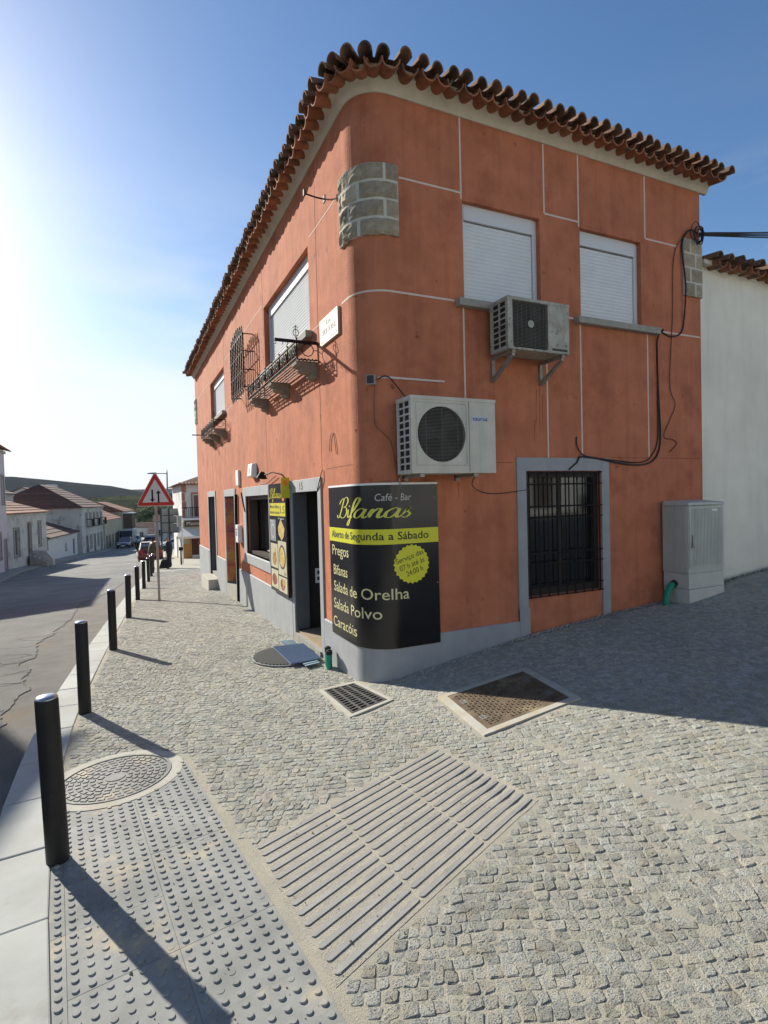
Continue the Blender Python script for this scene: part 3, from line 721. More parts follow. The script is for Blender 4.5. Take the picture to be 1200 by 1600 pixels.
mb = MB(); sweep(mb, [(-.02, ZT+.2), (.10, ZT+.2), (.10, ZT+.235), (-.02, ZT+.235)], sY(YE+.1), sX(XE+.1)); mb.build('eave_mortar', 'mortar', roof)
# rough quoin stones
def quoins(s0, s1, z0, z1, rows, seed):
    r = random.Random(seed); par = bld; hb = (z1-z0)/rows
    mb = MB(); sweep(mb, [(-.02, z0+.015), (.027, z0+.015), (.027, z1-.01), (-.02, z1-.01)], s0+.01, s1-.01); mo = mb.build('quoin', 'mortar', par)
    for k in range(rows):
        cuts = [s0]+([s0+(s1-s0)*.30, s0+(s1-s0)*.80] if k % 2 == 1 else [s0+(s1-s0)*.12, s0+(s1-s0)*.46])+[s1]
        if s1-s0 < .6: cuts = [s0]+[s0+(s1-s0)*(.36 if k % 2 else .62)]+[s1]
        for a, b in zip(cuts, cuts[1:]):
            if b-a < .05: continue
            a2, b2 = a+.012+r.uniform(0, .008), b-.012-r.uniform(0, .008); za, zb = z0+k*hb+.014, z0+(k+1)*hb-.012
            m2 = MB(); ns = max(3, int((b2-a2)/.05)); vs = []; nz = 4
            for i in range(ns+1):
                for j in range(nz+1):
                    e = 1 if (0 < i < ns and 0 < j < nz) else 0
                    vs.append(PS(a2+(b2-a2)*i/ns+(r.uniform(-.006, .006) if e else 0), .030+e*(.012+r.uniform(-.012, .014)), za+(zb-za)*j/nz+r.uniform(-.004, .004)))
            fs = [(i*(nz+1)+j, (i+1)*(nz+1)+j, (i+1)*(nz+1)+j+1, i*(nz+1)+j+1) for i in range(ns) for j in range(nz)]
            bd = [i*(nz+1) for i in range(ns+1)]+[ns*(nz+1)+j for j in range(1, nz+1)]+[i*(nz+1)+nz for i in range(ns-1, -1, -1)]+[j for j in range(nz-1, 0, -1)]
            bb = len(vs); cen = len(bd)
            for i in bd:
                v = vs[i]; c = (a2+b2)/2; best = None
                vs.append(v-NS_(a2 if i < nz+1 else (b2 if i >= ns*(nz+1) else a2+(b2-a2)*(i//(nz+1))/ns))*.05)
            fs += [(bd[i], bd[(i+1) % cen], bb+(i+1) % cen, bb+i) for i in range(cen)]
            m2.add(vs, fs); m2.build('stone', 'quoin', mo)
quoins(-.405, .372, 4.595, 5.335, 4, 5); quoins(sX(4.76), sX(5.15), 4.57, 5.36, 4, 6); quoins(sY(YE+.01), sY(YE-.42), 4.5, 5.3, 4, 8)
# upstairs windows: white roller shutters
def shutter_window(h, f, sill, name='window', dep=.10, boxh=.17, frame=.055, bul=1.0):
    a, b, c, d = h
    mb = MB()
    def bx(m_, u0, u1, z0, z1, o0, o1): m_.hexa([f(u0, z0, o0), f(u1, z0, o0), f(u1, z0, o1), f(u0, z0, o1), f(u0, z1, o0), f(u1, z1, o0), f(u1, z1, o1), f(u0, z1, o1)])
    bx(mb, a, a+frame, c, d, -dep-.05, -dep+.035); bx(mb, b-frame, b, c, d, -dep-.05, -dep+.035); bx(mb, a+frame, b-frame, d-boxh, d, -dep-.05, -dep+.04)
    wn_ = mb.build(name, 'white_frame', bld, bevel=.003)
    m2 = MB(); ph = .043; z = c; vs = []; fs = []; us = (a+frame+.004, b-frame-.004)
    prof = []
    while z < d-boxh-.012:
        for t, o in ((0, -.010), (.07, -.010), (.08, -.002), (.30, .003), (.55, .0055), (.75, .0045), (.97, 0), (1, -.010)): prof.append((min(z+ph*t, d-boxh-.012), -dep+.01+o*bul))
        z += ph
    for zz, o in prof: vs += [f(us[0], zz, o), f(us[1], zz, o)]
    m2.add(vs, [(2*i, 2*i+1, 2*i+3, 2*i+2) for i in range(len(prof)-1)]); m2.build('roller_shutter', 'shutter', wn_, fixn=False)
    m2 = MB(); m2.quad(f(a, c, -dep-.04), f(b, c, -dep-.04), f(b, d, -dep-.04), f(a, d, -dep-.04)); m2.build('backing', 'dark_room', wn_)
    if sill:
        m3 = MB(); bx(m3, sill[0], sill[1], sill[2], sill[3], -dep-.05, .085); m3.build('sill', 'sill', wn_, bevel=.006)
    return wn_
shutter_window(W1, fR, (1.12, 2.42, 3.985, 4.065), bul=.5); shutter_window(W2, fR, (2.81, 4.23, 3.985, 4.065), bul=.5)
shutter_window(V1, fL, (1.58, 4.2, 3.98, 4.065), dep=.12, bul=1.45); shutter_window(V2, fL, (8.17, 10.58, 4.0, 4.085), dep=.12, bul=1.45)
# barred window on the shaded side
def bxf(m_, f, u0, u1, z0, z1, o0, o1, mi=0): return m_.hexa([f(u0, z0, o0), f(u1, z0, o0), f(u1, z0, o1), f(u0, z0, o1), f(u0, z1, o0), f(u1, z1, o0), f(u1, z1, o1), f(u0, z1, o1)], mi)
mb = MB(); bxf(mb, fR, 1.885, 2.02, -.3, 2.36, -.02, .018); bxf(mb, fR, 3.20, 3.33, -.3, 2.36, -.02, .018); bxf(mb, fR, 2.02, 3.20, 2.205, 2.36, -.02, .018)
mb.build('window_surround', 'grey_paint', bld, bevel=.004)
mb = MB(); bxf(mb, fR, 1.885, 2.035, -.3, .62, -.02, .026); mb.build('surround_foot', 'grey_paint', bld, bevel=.004)
mb = MB(); a, b, c, d = WB
for u0, u1, z0, z1 in ((a, a+.07, c, d), (b-.07, b, c, d), (a+.07, b-.07, c, c+.08), (a+.07, b-.07, d-.07, d)): bxf(mb, fR, u0, u1, z0, z1, -.12, -.05)
wf = mb.build('barred_window', 'iron_brown', bld); tag(wf, 'dark window behind black iron bars')
mb = MB(); bxf(mb, fR, a+.07, (a+b)/2-.02, c+.08, d-.07, -.110, -.104); mb.build('pane', 'dark_glass', wf)
mb = MB(); bxf(mb, fR, (a+b)/2+.02, b-.07, c+.08, d-.07, -.110, -.104); mb.build('pane', 'dark_glass', wf)
mb = MB(); bxf(mb, fR, (a+b)/2-.02, (a+b)/2+.02, c+.08, d-.07, -.12, -.095); mb.build('mullion', 'iron_brown', wf)
for i in range(9):
    u = a+.03+(b-a-.06)*i/8; mb = MB(); mb.tube([fR(u, c-.02, .012), fR(u, d+.0, .012)], .009, 6); mb.build('bar', 'iron', wf)
for z in (c-.01, c+.10, c+.37, c+.50, c+.92, c+1.05, c+1.32, d-.01):
    mb = MB(); bxf(mb, fR, a-.01, b+.02, z-.007, z+.007, .005, .019); mb.build('cross_bar', 'iron', wf)
# street side: surrounds, doors, window
def surround(u0, u1, z0, z1, wl, wr, top, bot=None, pr=.020):
    mb = MB(); bxf(mb, fL, u0-wr, u0, z0, z1+top, -.03, pr); bxf(mb, fL, u1, u1+wl, z0, z1+top, -.03, pr); bxf(mb, fL, u0, u1, z1, z1+top, -.03, pr)
    if bot: bxf(mb, fL, u0-wr, u1+wl, z0-bot, z0, -.03, pr+.006)
    mb.build('door_surround' if not bot else 'window_surround', 'grey_paint', bld, bevel=.005)
surround(1.50, 2.68, -.6, 2.045, .11, .13, .17); surround(7.36, 8.62, -.8, 2.07, .12, .13, .16); surround(10.28, 11.52, -.9, 2.10, .12, .13, .15); surround(4.13, 6.06, .91, 2.04, .28, .07, .175, .20)
# door 15 : deep dark entrance
mb = MB()
for (p, q) in (((1.50, .05), (2.68, .05)),): mb.box((0.02, 1.50, -.5), (1.9, 2.68, .045))
mb.build('threshold', 'tilefloor', bld)
mb = MB(); mb.box((-.045, 1.49, -.5), (.02, 2.69, .02)); mb.build('door_step', 'sill', bld)
mb = MB(); h = (1.50, 2.68, .045, 2.045)
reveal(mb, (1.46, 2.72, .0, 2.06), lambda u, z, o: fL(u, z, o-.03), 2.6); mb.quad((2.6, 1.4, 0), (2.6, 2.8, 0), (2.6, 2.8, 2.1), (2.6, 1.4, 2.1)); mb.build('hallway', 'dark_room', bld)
mb = MB(); mb.box((-.005, 2.655, .06), (.20, 2.695, 2.035)); dl = mb.build('door', 'door_grey', bld, bevel=.004); tag(dl, 'open grey door leaf folded into the entrance')
mb = MB(); mb.box((.40, 1.46, .06), (.44, 2.30, 2.04)); mb.build('inner_door', 'door_black', bld)
mb = MB(); mb.tube([(.40, 2.22, .9), (.36, 2.22, .9), (.36, 2.22, 1.2), (.40, 2.22, 1.2)], .012, 6); mb.build('handle', 'galv', bld)
# service window
a, b, c, d = VW
mb = MB()
for u0, u1, z0, z1 in ((a, a+.05, c, d), (b-.05, b, c, d), (a+.05, b-.05, c, c+.06), (a+.05, b-.05, d-.07, d)): bxf(mb, fL, u0, u1, z0, z1, -.20, -.05)
wv = mb.build('service_window', 'brown_frame', bld)
mb = MB()
for u0, u1, z0, z1 in ((a+.05, a+.14, c+.06, d-.07), (a+.78, a+.92, c+.06, d-.07), (a+.14, a+.78, c+.06, c+.15), (a+.14, a+.78, d-.16, d-.07)): bxf(mb, fL, u0, u1, z0, z1, -.26, -.20)
sf = mb.build('sash', 'white_frame', wv)
mb = MB(); bxf(mb, fL, a+.14, a+.78, c+.15, d-.16, -.235, -.23); mb.build('pane', 'dark_glass', wv)
mb = MB(); bxf(mb, fL, a+.92, b-.05, c+.06, d-.07, -.235, -.23); mb.build('pane', 'dark_glass', wv)
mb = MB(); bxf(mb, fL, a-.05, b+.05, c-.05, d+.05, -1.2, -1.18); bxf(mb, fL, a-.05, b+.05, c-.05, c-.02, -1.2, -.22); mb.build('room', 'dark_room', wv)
mb = MB(); bxf(mb, fL, a-.02, b+.02, c-.03, c, -.22, .03); mb.build('sill', 'white_frame', wv)
# printed door and plain door further down
a, b, c, d = D2
mat('print', (.62,.16,.05,1), (.30,.07,.16,1), 2.2, .45, c3=(.55,.30,.06,1), s3=3.1, f3=(.45,.62))
mb = MB(); bxf(mb, fL, a, b, -.5, d, -.25, -.21); dp = mb.build('door', 'door_black', bld); tag(dp, 'door covered with an orange and purple print')
for k in range(5):
    z0 = .02+k*.405; m2 = MB(); bxf(m2, fL, b-.035, b-.005, z0, z0+.395, -.20, .012); m2.build('panel', 'print', dp, bevel=.004)
mb = MB(); bxf(mb, fL, a-.0, b+.0, -.6, -.02, -.25, .02); mb.build('door_step', 'sill', bld)
a, b, c, d = D1
mb = MB(); bxf(mb, fL, a, b, -.5, d, -.25, -.20); dq = mb.build('door', 'door_grey', bld); m2 = MB(); m2.tube([fL(a+.12, .9, -.2), fL(a+.12, .9, -.15), fL(a+.24, .9, -.15)], .012, 6); m2.build('handle', 'galv', dq)
mb = MB(); bxf(mb, fL, a-.12, b+.12, -.9, -.12, -.25, .26); mb.build('door_step', 'concrete', bld, bevel=.01)
mb = MB(); bxf(mb, fL, a+.0, b+.0, -.9, -.02, -.25, -.03); mb.build('door_step', 'sill', bld)
# ------------------------------------------------------------------ lettering
def text2d(body, width=None, height=None, shear=0, res=3, bold=0, spacing=1.0):
    cu_ = bpy.data.curves.new('t', 'FONT'); cu_.body = body; cu_.size = 1; cu_.resolution_u = res; cu_.shear = shear; cu_.offset = bold; cu_.space_character = spacing
    ob = bpy.data.objects.new('t', cu_); col.objects.link(ob); dg = bpy.context.evaluated_depsgraph_get(); dg.update()
    me = bpy.data.meshes.new_from_object(ob.evaluated_get(dg)); vs = [(v.co.x, v.co.y) for v in me.vertices]; fs = [tuple(p.vertices) for p in me.polygons]
    bpy.data.objects.remove(ob); bpy.data.curves.remove(cu_); bpy.data.meshes.remove(me)
    x0 = min(v[0] for v in vs); x1 = max(v[0] for v in vs); k = width/(x1-x0); ky = height if height else k      # height = scale of the em square
    return [((x-x0)*k, y*ky) for x, y in vs], fs
def lettering(name, mt, parent, vs, fs, fn):
    mb = MB(); mb.add([fn(x, y) for x, y in vs], fs); return mb.build(name, mt, parent, fixn=False)
def stroke2d(paths, slope=.28, w0=.022, w1=.085, nib=R_(62)):     # broad-nib script built from smooth paths
    vs = []; fs = []
    for pth in paths:
        P = [Vector((x+y*slope, y)) for x, y in pth]; Q = []
        for i in range(len(P)-1):
            p0, p1, p2, p3 = P[max(i-1, 0)], P[i], P[i+1], P[min(i+2, len(P)-1)]
            for k in range(7):
                t = k/7; Q.append(.5*((2*p1)+(-p0+p2)*t+(2*p0-5*p1+4*p2-p3)*t*t+(-p0+3*p1-3*p2+p3)*t**3))
        Q.append(P[-1]); b = len(vs)
        for i, q in enumerate(Q):
            d = Q[min(i+1, len(Q)-1)]-Q[max(i-1, 0)]; d.normalize() if d.length > 1e-8 else None
            n = Vector((-d.y, d.x)); wd = w0+(w1-w0)*abs(math.sin(math.atan2(d.y, d.x)))**2.2
            e = min(1, .35+min(i, len(Q)-1-i)/3); vs += [tuple(q+n*wd*e), tuple(q-n*wd*e)]
        fs += [(b+2*i, b+2*i+1, b+2*i+3, b+2*i+2) for i in range(len(Q)-1)]
    return vs, fs
def fit(vs, x0, x1, z0, z1):
    ax = [v[0] for v in vs]; ay = [v[1] for v in vs]; kx = (x1-x0)/(max(ax)-min(ax)); ky = (z1-z0)/(max(ay)-min(ay))
    return [(x0+(v[0]-min(ax))*kx, z0+(v[1]-min(ay))*ky) for v in vs]
aL = lambda o: [(o+.62,.55),(o+.40,.66),(o+.12,.42),(o+.10,.10),(o+.30,.0),(o+.52,.22),(o+.66,.62),(o+.60,.20),(o+.68,.0),(o+.86,.14)]
BIF = [[(.05,.95),(.30,1.28),(.62,1.38),(.55,1.0),(.38,.35),(.22,-.02),(.02,-.02),(-.05,.16)],
       [(.62,1.38),(1.0,1.48),(1.22,1.22),(1.02,.86),(.60,.74)], [(.60,.74),(1.05,.72),(1.20,.36),(.95,.02),(.58,-.04),(.36,.10)],
       [(1.42,.60),(1.40,.20),(1.50,.0),(1.70,.16)], [(1.50,.88),(1.49,.80)],
       [(1.70,.16),(2.0,.6),(2.22,1.25),(2.05,1.42),(1.90,1.1),(1.82,.3),(1.70,-.45),(1.50,-.55),(1.58,-.25),(1.98,.10)], [(1.72,.56),(2.15,.60)],
       aL(2.05), [(2.92,.14),(3.05,.60),(3.02,.02)], [(3.02,.25),(3.25,.62),(3.42,.58),(3.38,.2),(3.46,.0),(3.64,.14)], aL(3.62),
       [(4.48,.14),(4.78,.70),(4.72,.45),(4.90,.22),(4.72,-.02),(4.50,.06)]]
# ------------------------------------------------------------------ curved banner round the corner
pb = empty('bar_banner', PS(0, .02, .37), 'black cafe bar banner with yellow lettering wrapped round the corner', 'banner')
mb = MB(); sweep(mb, [(.024, .375), (.034, .375), (.034, 2.085), (.024, 2.085)], -.955, .735); mb.build('panel', 'vinyl_black', pb)
mb = MB(); sweep(mb, [(.022, 2.068), (.0365, 2.068), (.0365, 2.089), (.022, 2.089)], -.957, .737); mb.build('top_edge', 'white_plain', pb)
mb = MB(); sweep(mb, [(.030, 1.455), (.0362, 1.455), (.0362, 1.612), (.030, 1.612)], -.954, .734); mb.build('band', 'vinyl_lime', pb)
def ps(o): return lambda x, y: PS(x, o, y)
def line(body, s0, s1, z, h, mt, off=.0375, **k):
    vs, fs = text2d(body, s1-s0, h, **k); lettering('lettering', mt, pb, [(x+s0, y+z) for x, y in vs], fs, ps(off))
line('Café - Bar', .045, .42, 1.905, .105, 'vinyl_grey', shear=.12)
vs, fs = stroke2d(BIF); lettering('lettering', 'vinyl_olive', pb, fit(vs, -.68, .42, 1.645, 1.955), fs, ps(.0375))
line('Aberto de Segunda a Sábado', -.87, .615, 1.502, .115, 'black_print', off=.0385, bold=.008)
for t, s0, s1, z in (('Pregos', -.87, -.36, 1.30), ('Bifanas', -.84, -.41, 1.075), ('Salada de Orelha', -.84, .37, .885), ('Salada Polvo', -.86, .09, .685), ('Caracóis', -.89, -.2, .475)):
    line(t, s0, s1, z, .165, 'vinyl_cream', bold=.004)
mb = MB(); vs = []; n = 96; nr = 8
for j in range(1, nr+1):
    for k in range(n):
        q = 2*math.pi*k/n; r = (.198+.008*math.cos(24*q))*j/nr; vs.append(PS(.41+r*math.cos(q), .0375, 1.24+r*math.sin(q)))
mb.add(vs, [tuple(range(n))]+[(j*n+k, j*n+(k+1) % n, (j+1)*n+(k+1) % n, (j+1)*n+k) for j in range(nr-1) for k in range(n)]); mb.build('badge', 'vinyl_lime', pb, fixn=False)
ca, sa = math.cos(R_(17)), math.sin(R_(17))
for t, u0, v0, wd in (('Serviço das', -.165, .055, .33), ('07 h até às', -.15, -.028, .30), ('24:00 h', -.095, -.108, .20)):
    vs, fs = text2d(t, wd, .082); vs = [(x+u0, y+v0) for x, y in vs]; lettering('lettering', 'black_print', pb, [(.41+x*ca-y*sa, 1.24+x*sa+y*ca) for x, y in vs], fs, ps(.0388))
for s, z in ((.70, 1.93), (.715, 1.02), (-.93, 1.1), (-.93, 1.9)):
    mb = MB(); mb.lathe(PS(s, .034, z), [(.006, 0), (.006, .003)], 8, axis=NS_(s)); mb.build('screw', 'galv', pb)
# ------------------------------------------------------------------ menu board beside the door
X0 = .075
mn = empty('menu_board', (-X0, 3.3, .5), 'tall black menu board with food pictures between door and service window', 'menu board')
def fm(u, z, o=0): return Vector((-X0-o, 3.86-u, z))        # u grows to the right as read from the street
def pbx(mb, u0, u1, z0, z1, o0, o1): mb.hexa([fm(u0, z0, o0), fm(u1, z0, o0), fm(u1, z0, o1), fm(u0, z0, o1), fm(u0, z1, o0), fm(u1, z1, o0), fm(u1, z1, o1), fm(u0, z1, o1)])
mb = MB(); pbx(mb, 0, 1.06, .50, 2.20, -.03, 0); mb.build('panel', 'vinyl_black', mn)
mb = MB(); pbx(mb, .3, .4, .9, 2.0, -.075, -.03); pbx(mb, .8, .9, .9, 2.0, -.075, -.03); mb.build('bracket', 'iron', mn)
mb = MB(); pbx(mb, .05, 1.02, 1.70, 1.90, 0, .003); mb.build('band', 'vinyl_yellow', mn)
def mtext(t, u0, wd, z, h, mt, off=.0045):
    vs, fs = text2d(t, wd, h, bold=.006); lettering('lettering', mt, mn, vs, fs, lambda x, y: fm(x+u0, z+y, off))
mtext('Menu Bifana', .09, .60, 1.82, .075, 'black_print'); mtext('Bebida incluida', .09, .60, 1.735, .06, 'black_print'); mtext('1.5', .74, .24, 1.745, .16, 'black_print')
vs, fs = stroke2d(BIF); vs = fit(vs, .06, .80, 1.915, 2.14); lettering('lettering', 'vinyl_yellow', mn, vs, fs, lambda x, y: fm(x, y, .003))
mat('flame', (.72,.13,.02,1), (.80,.35,.03,1), 14, .4)
mb = MB(); mb.add([fm(.84+x*.14, 1.93+y*.2, .003) for x, y in ((.2,0),(.8,0),(1,.4),(.8,.8),(.7,.5),(.5,1),(.3,.55),(.15,.75),(0,.35))], [tuple(range(9))]); mb.build('flame_print', 'flame', mn, fixn=False)
mat('pic_bg', (.60,.55,.40,1), (.50,.45,.30,1), 7, .4); mat('pic_grey', (.30,.31,.33,1), (.24,.25,.27,1), 5, .4)
mat('food_a', (.40,.20,.05,1), (.22,.09,.03,1), 26, .5, c3=(.50,.38,.10,1), s3=18, f3=(.5,.6)); mat('food_b', (.55,.40,.07,1), (.45,.24,.05,1), 22, .5, c3=(.60,.55,.30,1), s3=16, f3=(.5,.6)); mat('food_c', (.28,.07,.04,1), (.16,.04,.03,1), 24, .5, c3=(.45,.30,.14,1), s3=20, f3=(.55,.65))
def disc(u, z, ru, rz, mt, off, n=20):
    mb = MB(); mb.add([fm(u+ru*math.cos(2*math.pi*k/n), z+rz*math.sin(2*math.pi*k/n), off) for k in range(n)], [tuple(range(n))]); mb.build('food_print', mt, mn, fixn=False)
pics = [(.06,.42,1.30,1.64,'pic_grey'), (.06,.50,.88,1.26,'pic_bg'), (.53,1.01,.80,1.32,'pic_bg'), (.06,.50,.555,.845,'pic_bg'), (.53,1.01,.545,.775,'pic_bg')]
for u0, u1, z0, z1, mt in pics:
    mb = MB(); pbx(mb, u0, u1, z0, z1, 0, .0025); mb.build('picture', mt, mn)
disc(.24, 1.46, .13, .12, 'vinyl_grey', .004); disc(.24, 1.46, .10, .09, 'pic_grey', .005)
mb = MB(); mb.add([fm(u, z, .003) for u, z in ((.74,1.66),(.95,1.52),(.90,1.40),(.76,1.33),(.60,1.42),(.56,1.52))], [tuple(range(6))]); mb.build('food_print', 'food_b', mn, fixn=False)
disc(.30, 1.02, .12, .10, 'food_a', .004); disc(.34, 1.14, .05, .06, 'food_b', .004); disc(.77, 1.08, .20, .185, 'black_print', .004); disc(.77, 1.08, .165, .155, 'food_b', .005)
disc(.26, .69, .15, .09, 'food_c', .004); disc(.76, .66, .13, .085, 'food_c', .004); disc(.83, .70, .07, .05, 'food_b', .005)
mtext('Bifanas', .10, .2, 1.605, .04, 'white_plain', .004); mtext('Pregos', .60, .34, 1.675-.02, .03, 'white_plain', .004); mtext('2.0', .86, .10, .82, .06, 'black_print', .004)
yt = empty('yellow_tag', (-.10, 2.85, 2.05), 'small yellow sign with orange mark above the menu board', 'sign')
mb = MB(); mb.box((-.15, 2.755, 1.97), (-.022, 2.765, 2.27)); mb.build('plate', 'vinyl_yellow', yt); mb = MB(); mb.box((-.022, 2.75, 2.0), (-.0, 2.77, 2.22)); mb.build('bracket', 'iron', yt)
mb = MB(); mb.add([(-.086+.04*math.cos(q*.4), 2.7538, 2.19+.045*math.sin(q*.4)) for q in range(16)], [tuple(range(16))]); mb.build('print', 'flame', yt, fixn=False)
# number 15
vs, fs = text2d('15', .15, .14); n15 = lettering('house_number', 'black_print', bld, vs, fs, lambda x, y: Vector((-.0225, 2.26-x, 2.08+y)))
# glass door lettering inside
dz = lettering('door_lettering', 'white_plain', bld, *text2d('E', .095, .30, bold=.02), lambda x, y: Vector((.29+x, 2.640, .72+y)))
# street name plaque
pq = empty('street_plaque', (-.02, .9, 3.75), 'pale marble street name plaque on the terracotta wall', 'plaque')
mb = MB(); mb.box((-.028, .59, 3.75), (0, 1.20, 4.05)); mb.build('slab', 'plaque', pq, bevel=.003)
for t, u0, wd, z, h in (('RUA', .22, .15, 3.945, .085), ('CEROIS DE BEGIL', .07, .48, 3.855, .085), ('_____', .22, .18, 3.815, .05)):
    vs, fs = text2d(t, wd, h); lettering('lettering', 'plaque_ink', pq, vs, fs, lambda x, y: Vector((-.0295, 1.20-u0-x, z+y)))
for y, z in ((.63, 4.02), (1.16, 4.02), (.63, 3.79), (1.16, 3.79)):
    mb = MB(); mb.lathe((-.028, y, z), [(.008, 0), (.006, .004)], 8, axis=(-1, 0, 0)); mb.build('screw', 'castiron', pq)
# ------------------------------------------------------------------ air conditioners
def ac_unit(x0, x1, z0, z1, d0, d1, label, mt, rows, fan_c, fan_r, square, badge=None):
    t = empty('air_conditioner', ((x0+x1)/2, -(d0+d1)/2, z0), label, 'air conditioner', 'air conditioner units on the shaded wall')
    W_, H_ = x1-x0, z1-z0
    fx = lambda u, z, o: Vector((x0+u, -d1-o, z0+z))
    # casing as shell with an opening on the front and openings on the left side
    mb = MB(); cx, cz_ = fan_c; n = 40
    if square: ring = [(cx+square*sx*k, cz_+square*sz*k2) for sx, sz, k, k2 in ((-1,-1,1,1.08),(1,-1,1,1.08),(1,1,1,1.08),(-1,1,1,1.08))]
    def ringpt(q):
        c, s = math.cos(q), math.sin(q)
        if square:
            k = min(1/max(abs(c), 1e-6), 1.1/max(abs(s), 1e-6)); return cx+square*c*k, cz_+square*s*k
        return cx+fan_r*c, cz_+fan_r*s
    qs = [2*math.pi*(k+.5)/n for k in range(n)]; inner = [ringpt(q) for q in qs]
    def outer(q):
        c, s = math.cos(q), math.sin(q); ks = []
        if c > 1e-6: ks.append((W_-cx)/c)
        if c < -1e-6: ks.append(-cx/c)
        if s > 1e-6: ks.append((H_-cz_)/s)
        if s < -1e-6: ks.append(-cz_/s)
        k = min(ks); return cx+c*k, cz_+s*k
    corners = [(W_, H_), (0, H_), (0, 0), (W_, 0)]
    outs = [outer(q) for q in qs]
    for i in range(n):
        j = (i+1) % n; a, b, c, d = inner[i], inner[j], outs[j], outs[i]
        poly = [a, b, c]
        for k in corners:       # insert the box corner where two rays hit different sides
            q = math.atan2(k[1]-cz_, k[0]-cx) % (2*math.pi)
            if (qs[i] < q < qs[j]) or (j == 0 and (q > qs[i] or q < qs[j])): poly.append(k)
        poly.append(d); mb.add([fx(p[0], p[1], 0) for p in poly], [tuple(range(len(poly)))])
        mb.quad(fx(*a, 0), fx(*b, 0), fx(*b, -.035), fx(*a, -.035))
    mb.quad((x0, -d1, z1), (x1, -d1, z1), (x1, -d0, z1), (x0, -d0, z1)); mb.quad((x0, -d1, z0), (x1, -d1, z0), (x1, -d0, z0), (x0, -d0, z0))
    mb.quad((x1, -d1, z0), (x1, -d0, z0), (x1, -d0, z1), (x1, -d1, z1)); mb.quad((x0, -d0, z0), (x1, -d0, z0), (x1, -d0, z1), (x0, -d0, z1))
    dep = d1-d0; hs = []; m0 = .03; cw = (dep-2*m0-.02-.03)/2
    for c in range(2):
        for r in range(rows):
            hh = (H_-2*m0)/rows; hs.append((d0+m0+.02+c*(cw+.018), d0+m0+.02+c*(cw+.018)+cw, z0+m0+r*hh+hh*.12, z0+m0+(r+1)*hh-hh*.12))
    fs_ = lambda u, z, o: Vector((x0-o, -u, z))
    holes(mb, d0, d1, z0, z1, hs, fs_)
    for h in hs: reveal(mb, h, fs_, .012)
    body = mb.build('casing', mt, t, fixn=False)
    mb = MB(); mb.box((x0+.014, -d1+.02, z0+.02), (x0+.02, -d0-.01, z1-.02)); mb.build('fins', 'ac_dark', t)
    mb = MB(); mb.box((x0-.006, -d1-.006, z1-.03), (x1+.006, -d0+.0, z1+.006)); mb.build('lid', mt, t, bevel=.004)
    mb = MB(); mb.add([fx(ringpt(q)[0], ringpt(q)[1], -.035) for q in qs], [tuple(range(n))]); mb.build('fan_well', 'ac_dark', t, fixn=False)
    mb = MB()
    for k in range(3):      # fan blades
        q0 = k*2.094+.4; bl = []
        for s in range(7): q = q0+s*.16; bl.append(fx(cx+fan_r*.88*math.cos(q), cz_+fan_r*.88*math.sin(q), -.030+s*.002))
        bl2 = [fx(cx+fan_r*.2*math.cos(q0+s*.2), cz_+fan_r*.2*math.sin(q0+s*.2), -.030+s*.002) for s in range(7)]
        mb.add(bl+bl2[::-1], [tuple(range(14))])
    mb.lathe(fx(cx, cz_, -.034), [(fan_r*.22, 0), (fan_r*.22, .012), (fan_r*.1, .016)], 16, axis=(0, -1, 0)); mb.build('fan', 'ac_fan', t, fixn=False)
    # wire guard
    mb = MB(); nw = 34
    if square:
        for k in range(nw):
            zz = cz_-square*1.06+2*square*1.06*(k+.5)/nw; mb.tube([fx(cx-square*.98, zz, .002), fx(cx+square*.98, zz, .002)], .0026, 4)
        for k in range(9):
            u = cx-square+2*square*k/8; mb.tube([fx(u, cz_-square*1.08, .004), fx(u, cz_+square*1.08, .004)], .0026, 4)
        gd = mb.build('fan_guard', 'ac_wire', t)
        m2 = MB(); m2.lathe(fx(cx, cz_, .004), [(square*.17, 0), (square*.17, .006), (square*.05, .010)], 18, axis=(0, -1, 0)); m2.build('guard_centre', 'ac_old', gd)
    else:
        for k in range(40):
            s = -fan_r+2*fan_r*(k+.5)/40; hw = math.sqrt(fan_r**2-s*s); mb.tube([fx(cx-hw, cz_+s, .002), fx(cx+hw, cz_+s, .002)], .0024, 4)
        for u in (-.66, -.0, .66): hw = fan_r*math.sqrt(1-u*u); mb.tube([fx(cx+u*fan_r, cz_-hw, .004), fx(cx+u*fan_r, cz_+hw, .004)], .003, 4)
        mb.build('fan_guard', 'ac_wire', t)
        m2 = MB(); e = .006; s2 = fan_r*1.04
        for u0, u1, v0, v1 in ((-s2, s2, s2*1.06, s2*1.06+e), (-s2, s2, -s2*1.06-e, -s2*1.06), (-s2-e, -s2, -s2*1.06, s2*1.06), (s2, s2+e, -s2*1.06, s2*1.06)):
            m2.hexa([fx(cx+u0, cz_+v0, -.002), fx(cx+u1, cz_+v0, -.002), fx(cx+u1, cz_+v0, .002), fx(cx+u0, cz_+v0, .002), fx(cx+u0, cz_+v1, -.002), fx(cx+u1, cz_+v1, -.002), fx(cx+u1, cz_+v1, .002), fx(cx+u0, cz_+v1, .002)])
        m2.build('guard_edge', 'ac_old', t)
        m2 = MB(); u = cx+fan_r*1.16; m2.hexa([fx(u, 0.01, -.002), fx(u+.005, 0.01, -.002), fx(u+.005, 0.01, .0015), fx(u, 0.01, .0015), fx(u, H_-.03, -.002), fx(u+.005, H_-.03, -.002), fx(u+.005, H_-.03, .0015), fx(u, H_-.03, .0015)]); m2.build('panel_seam', 'ac_dark', t)
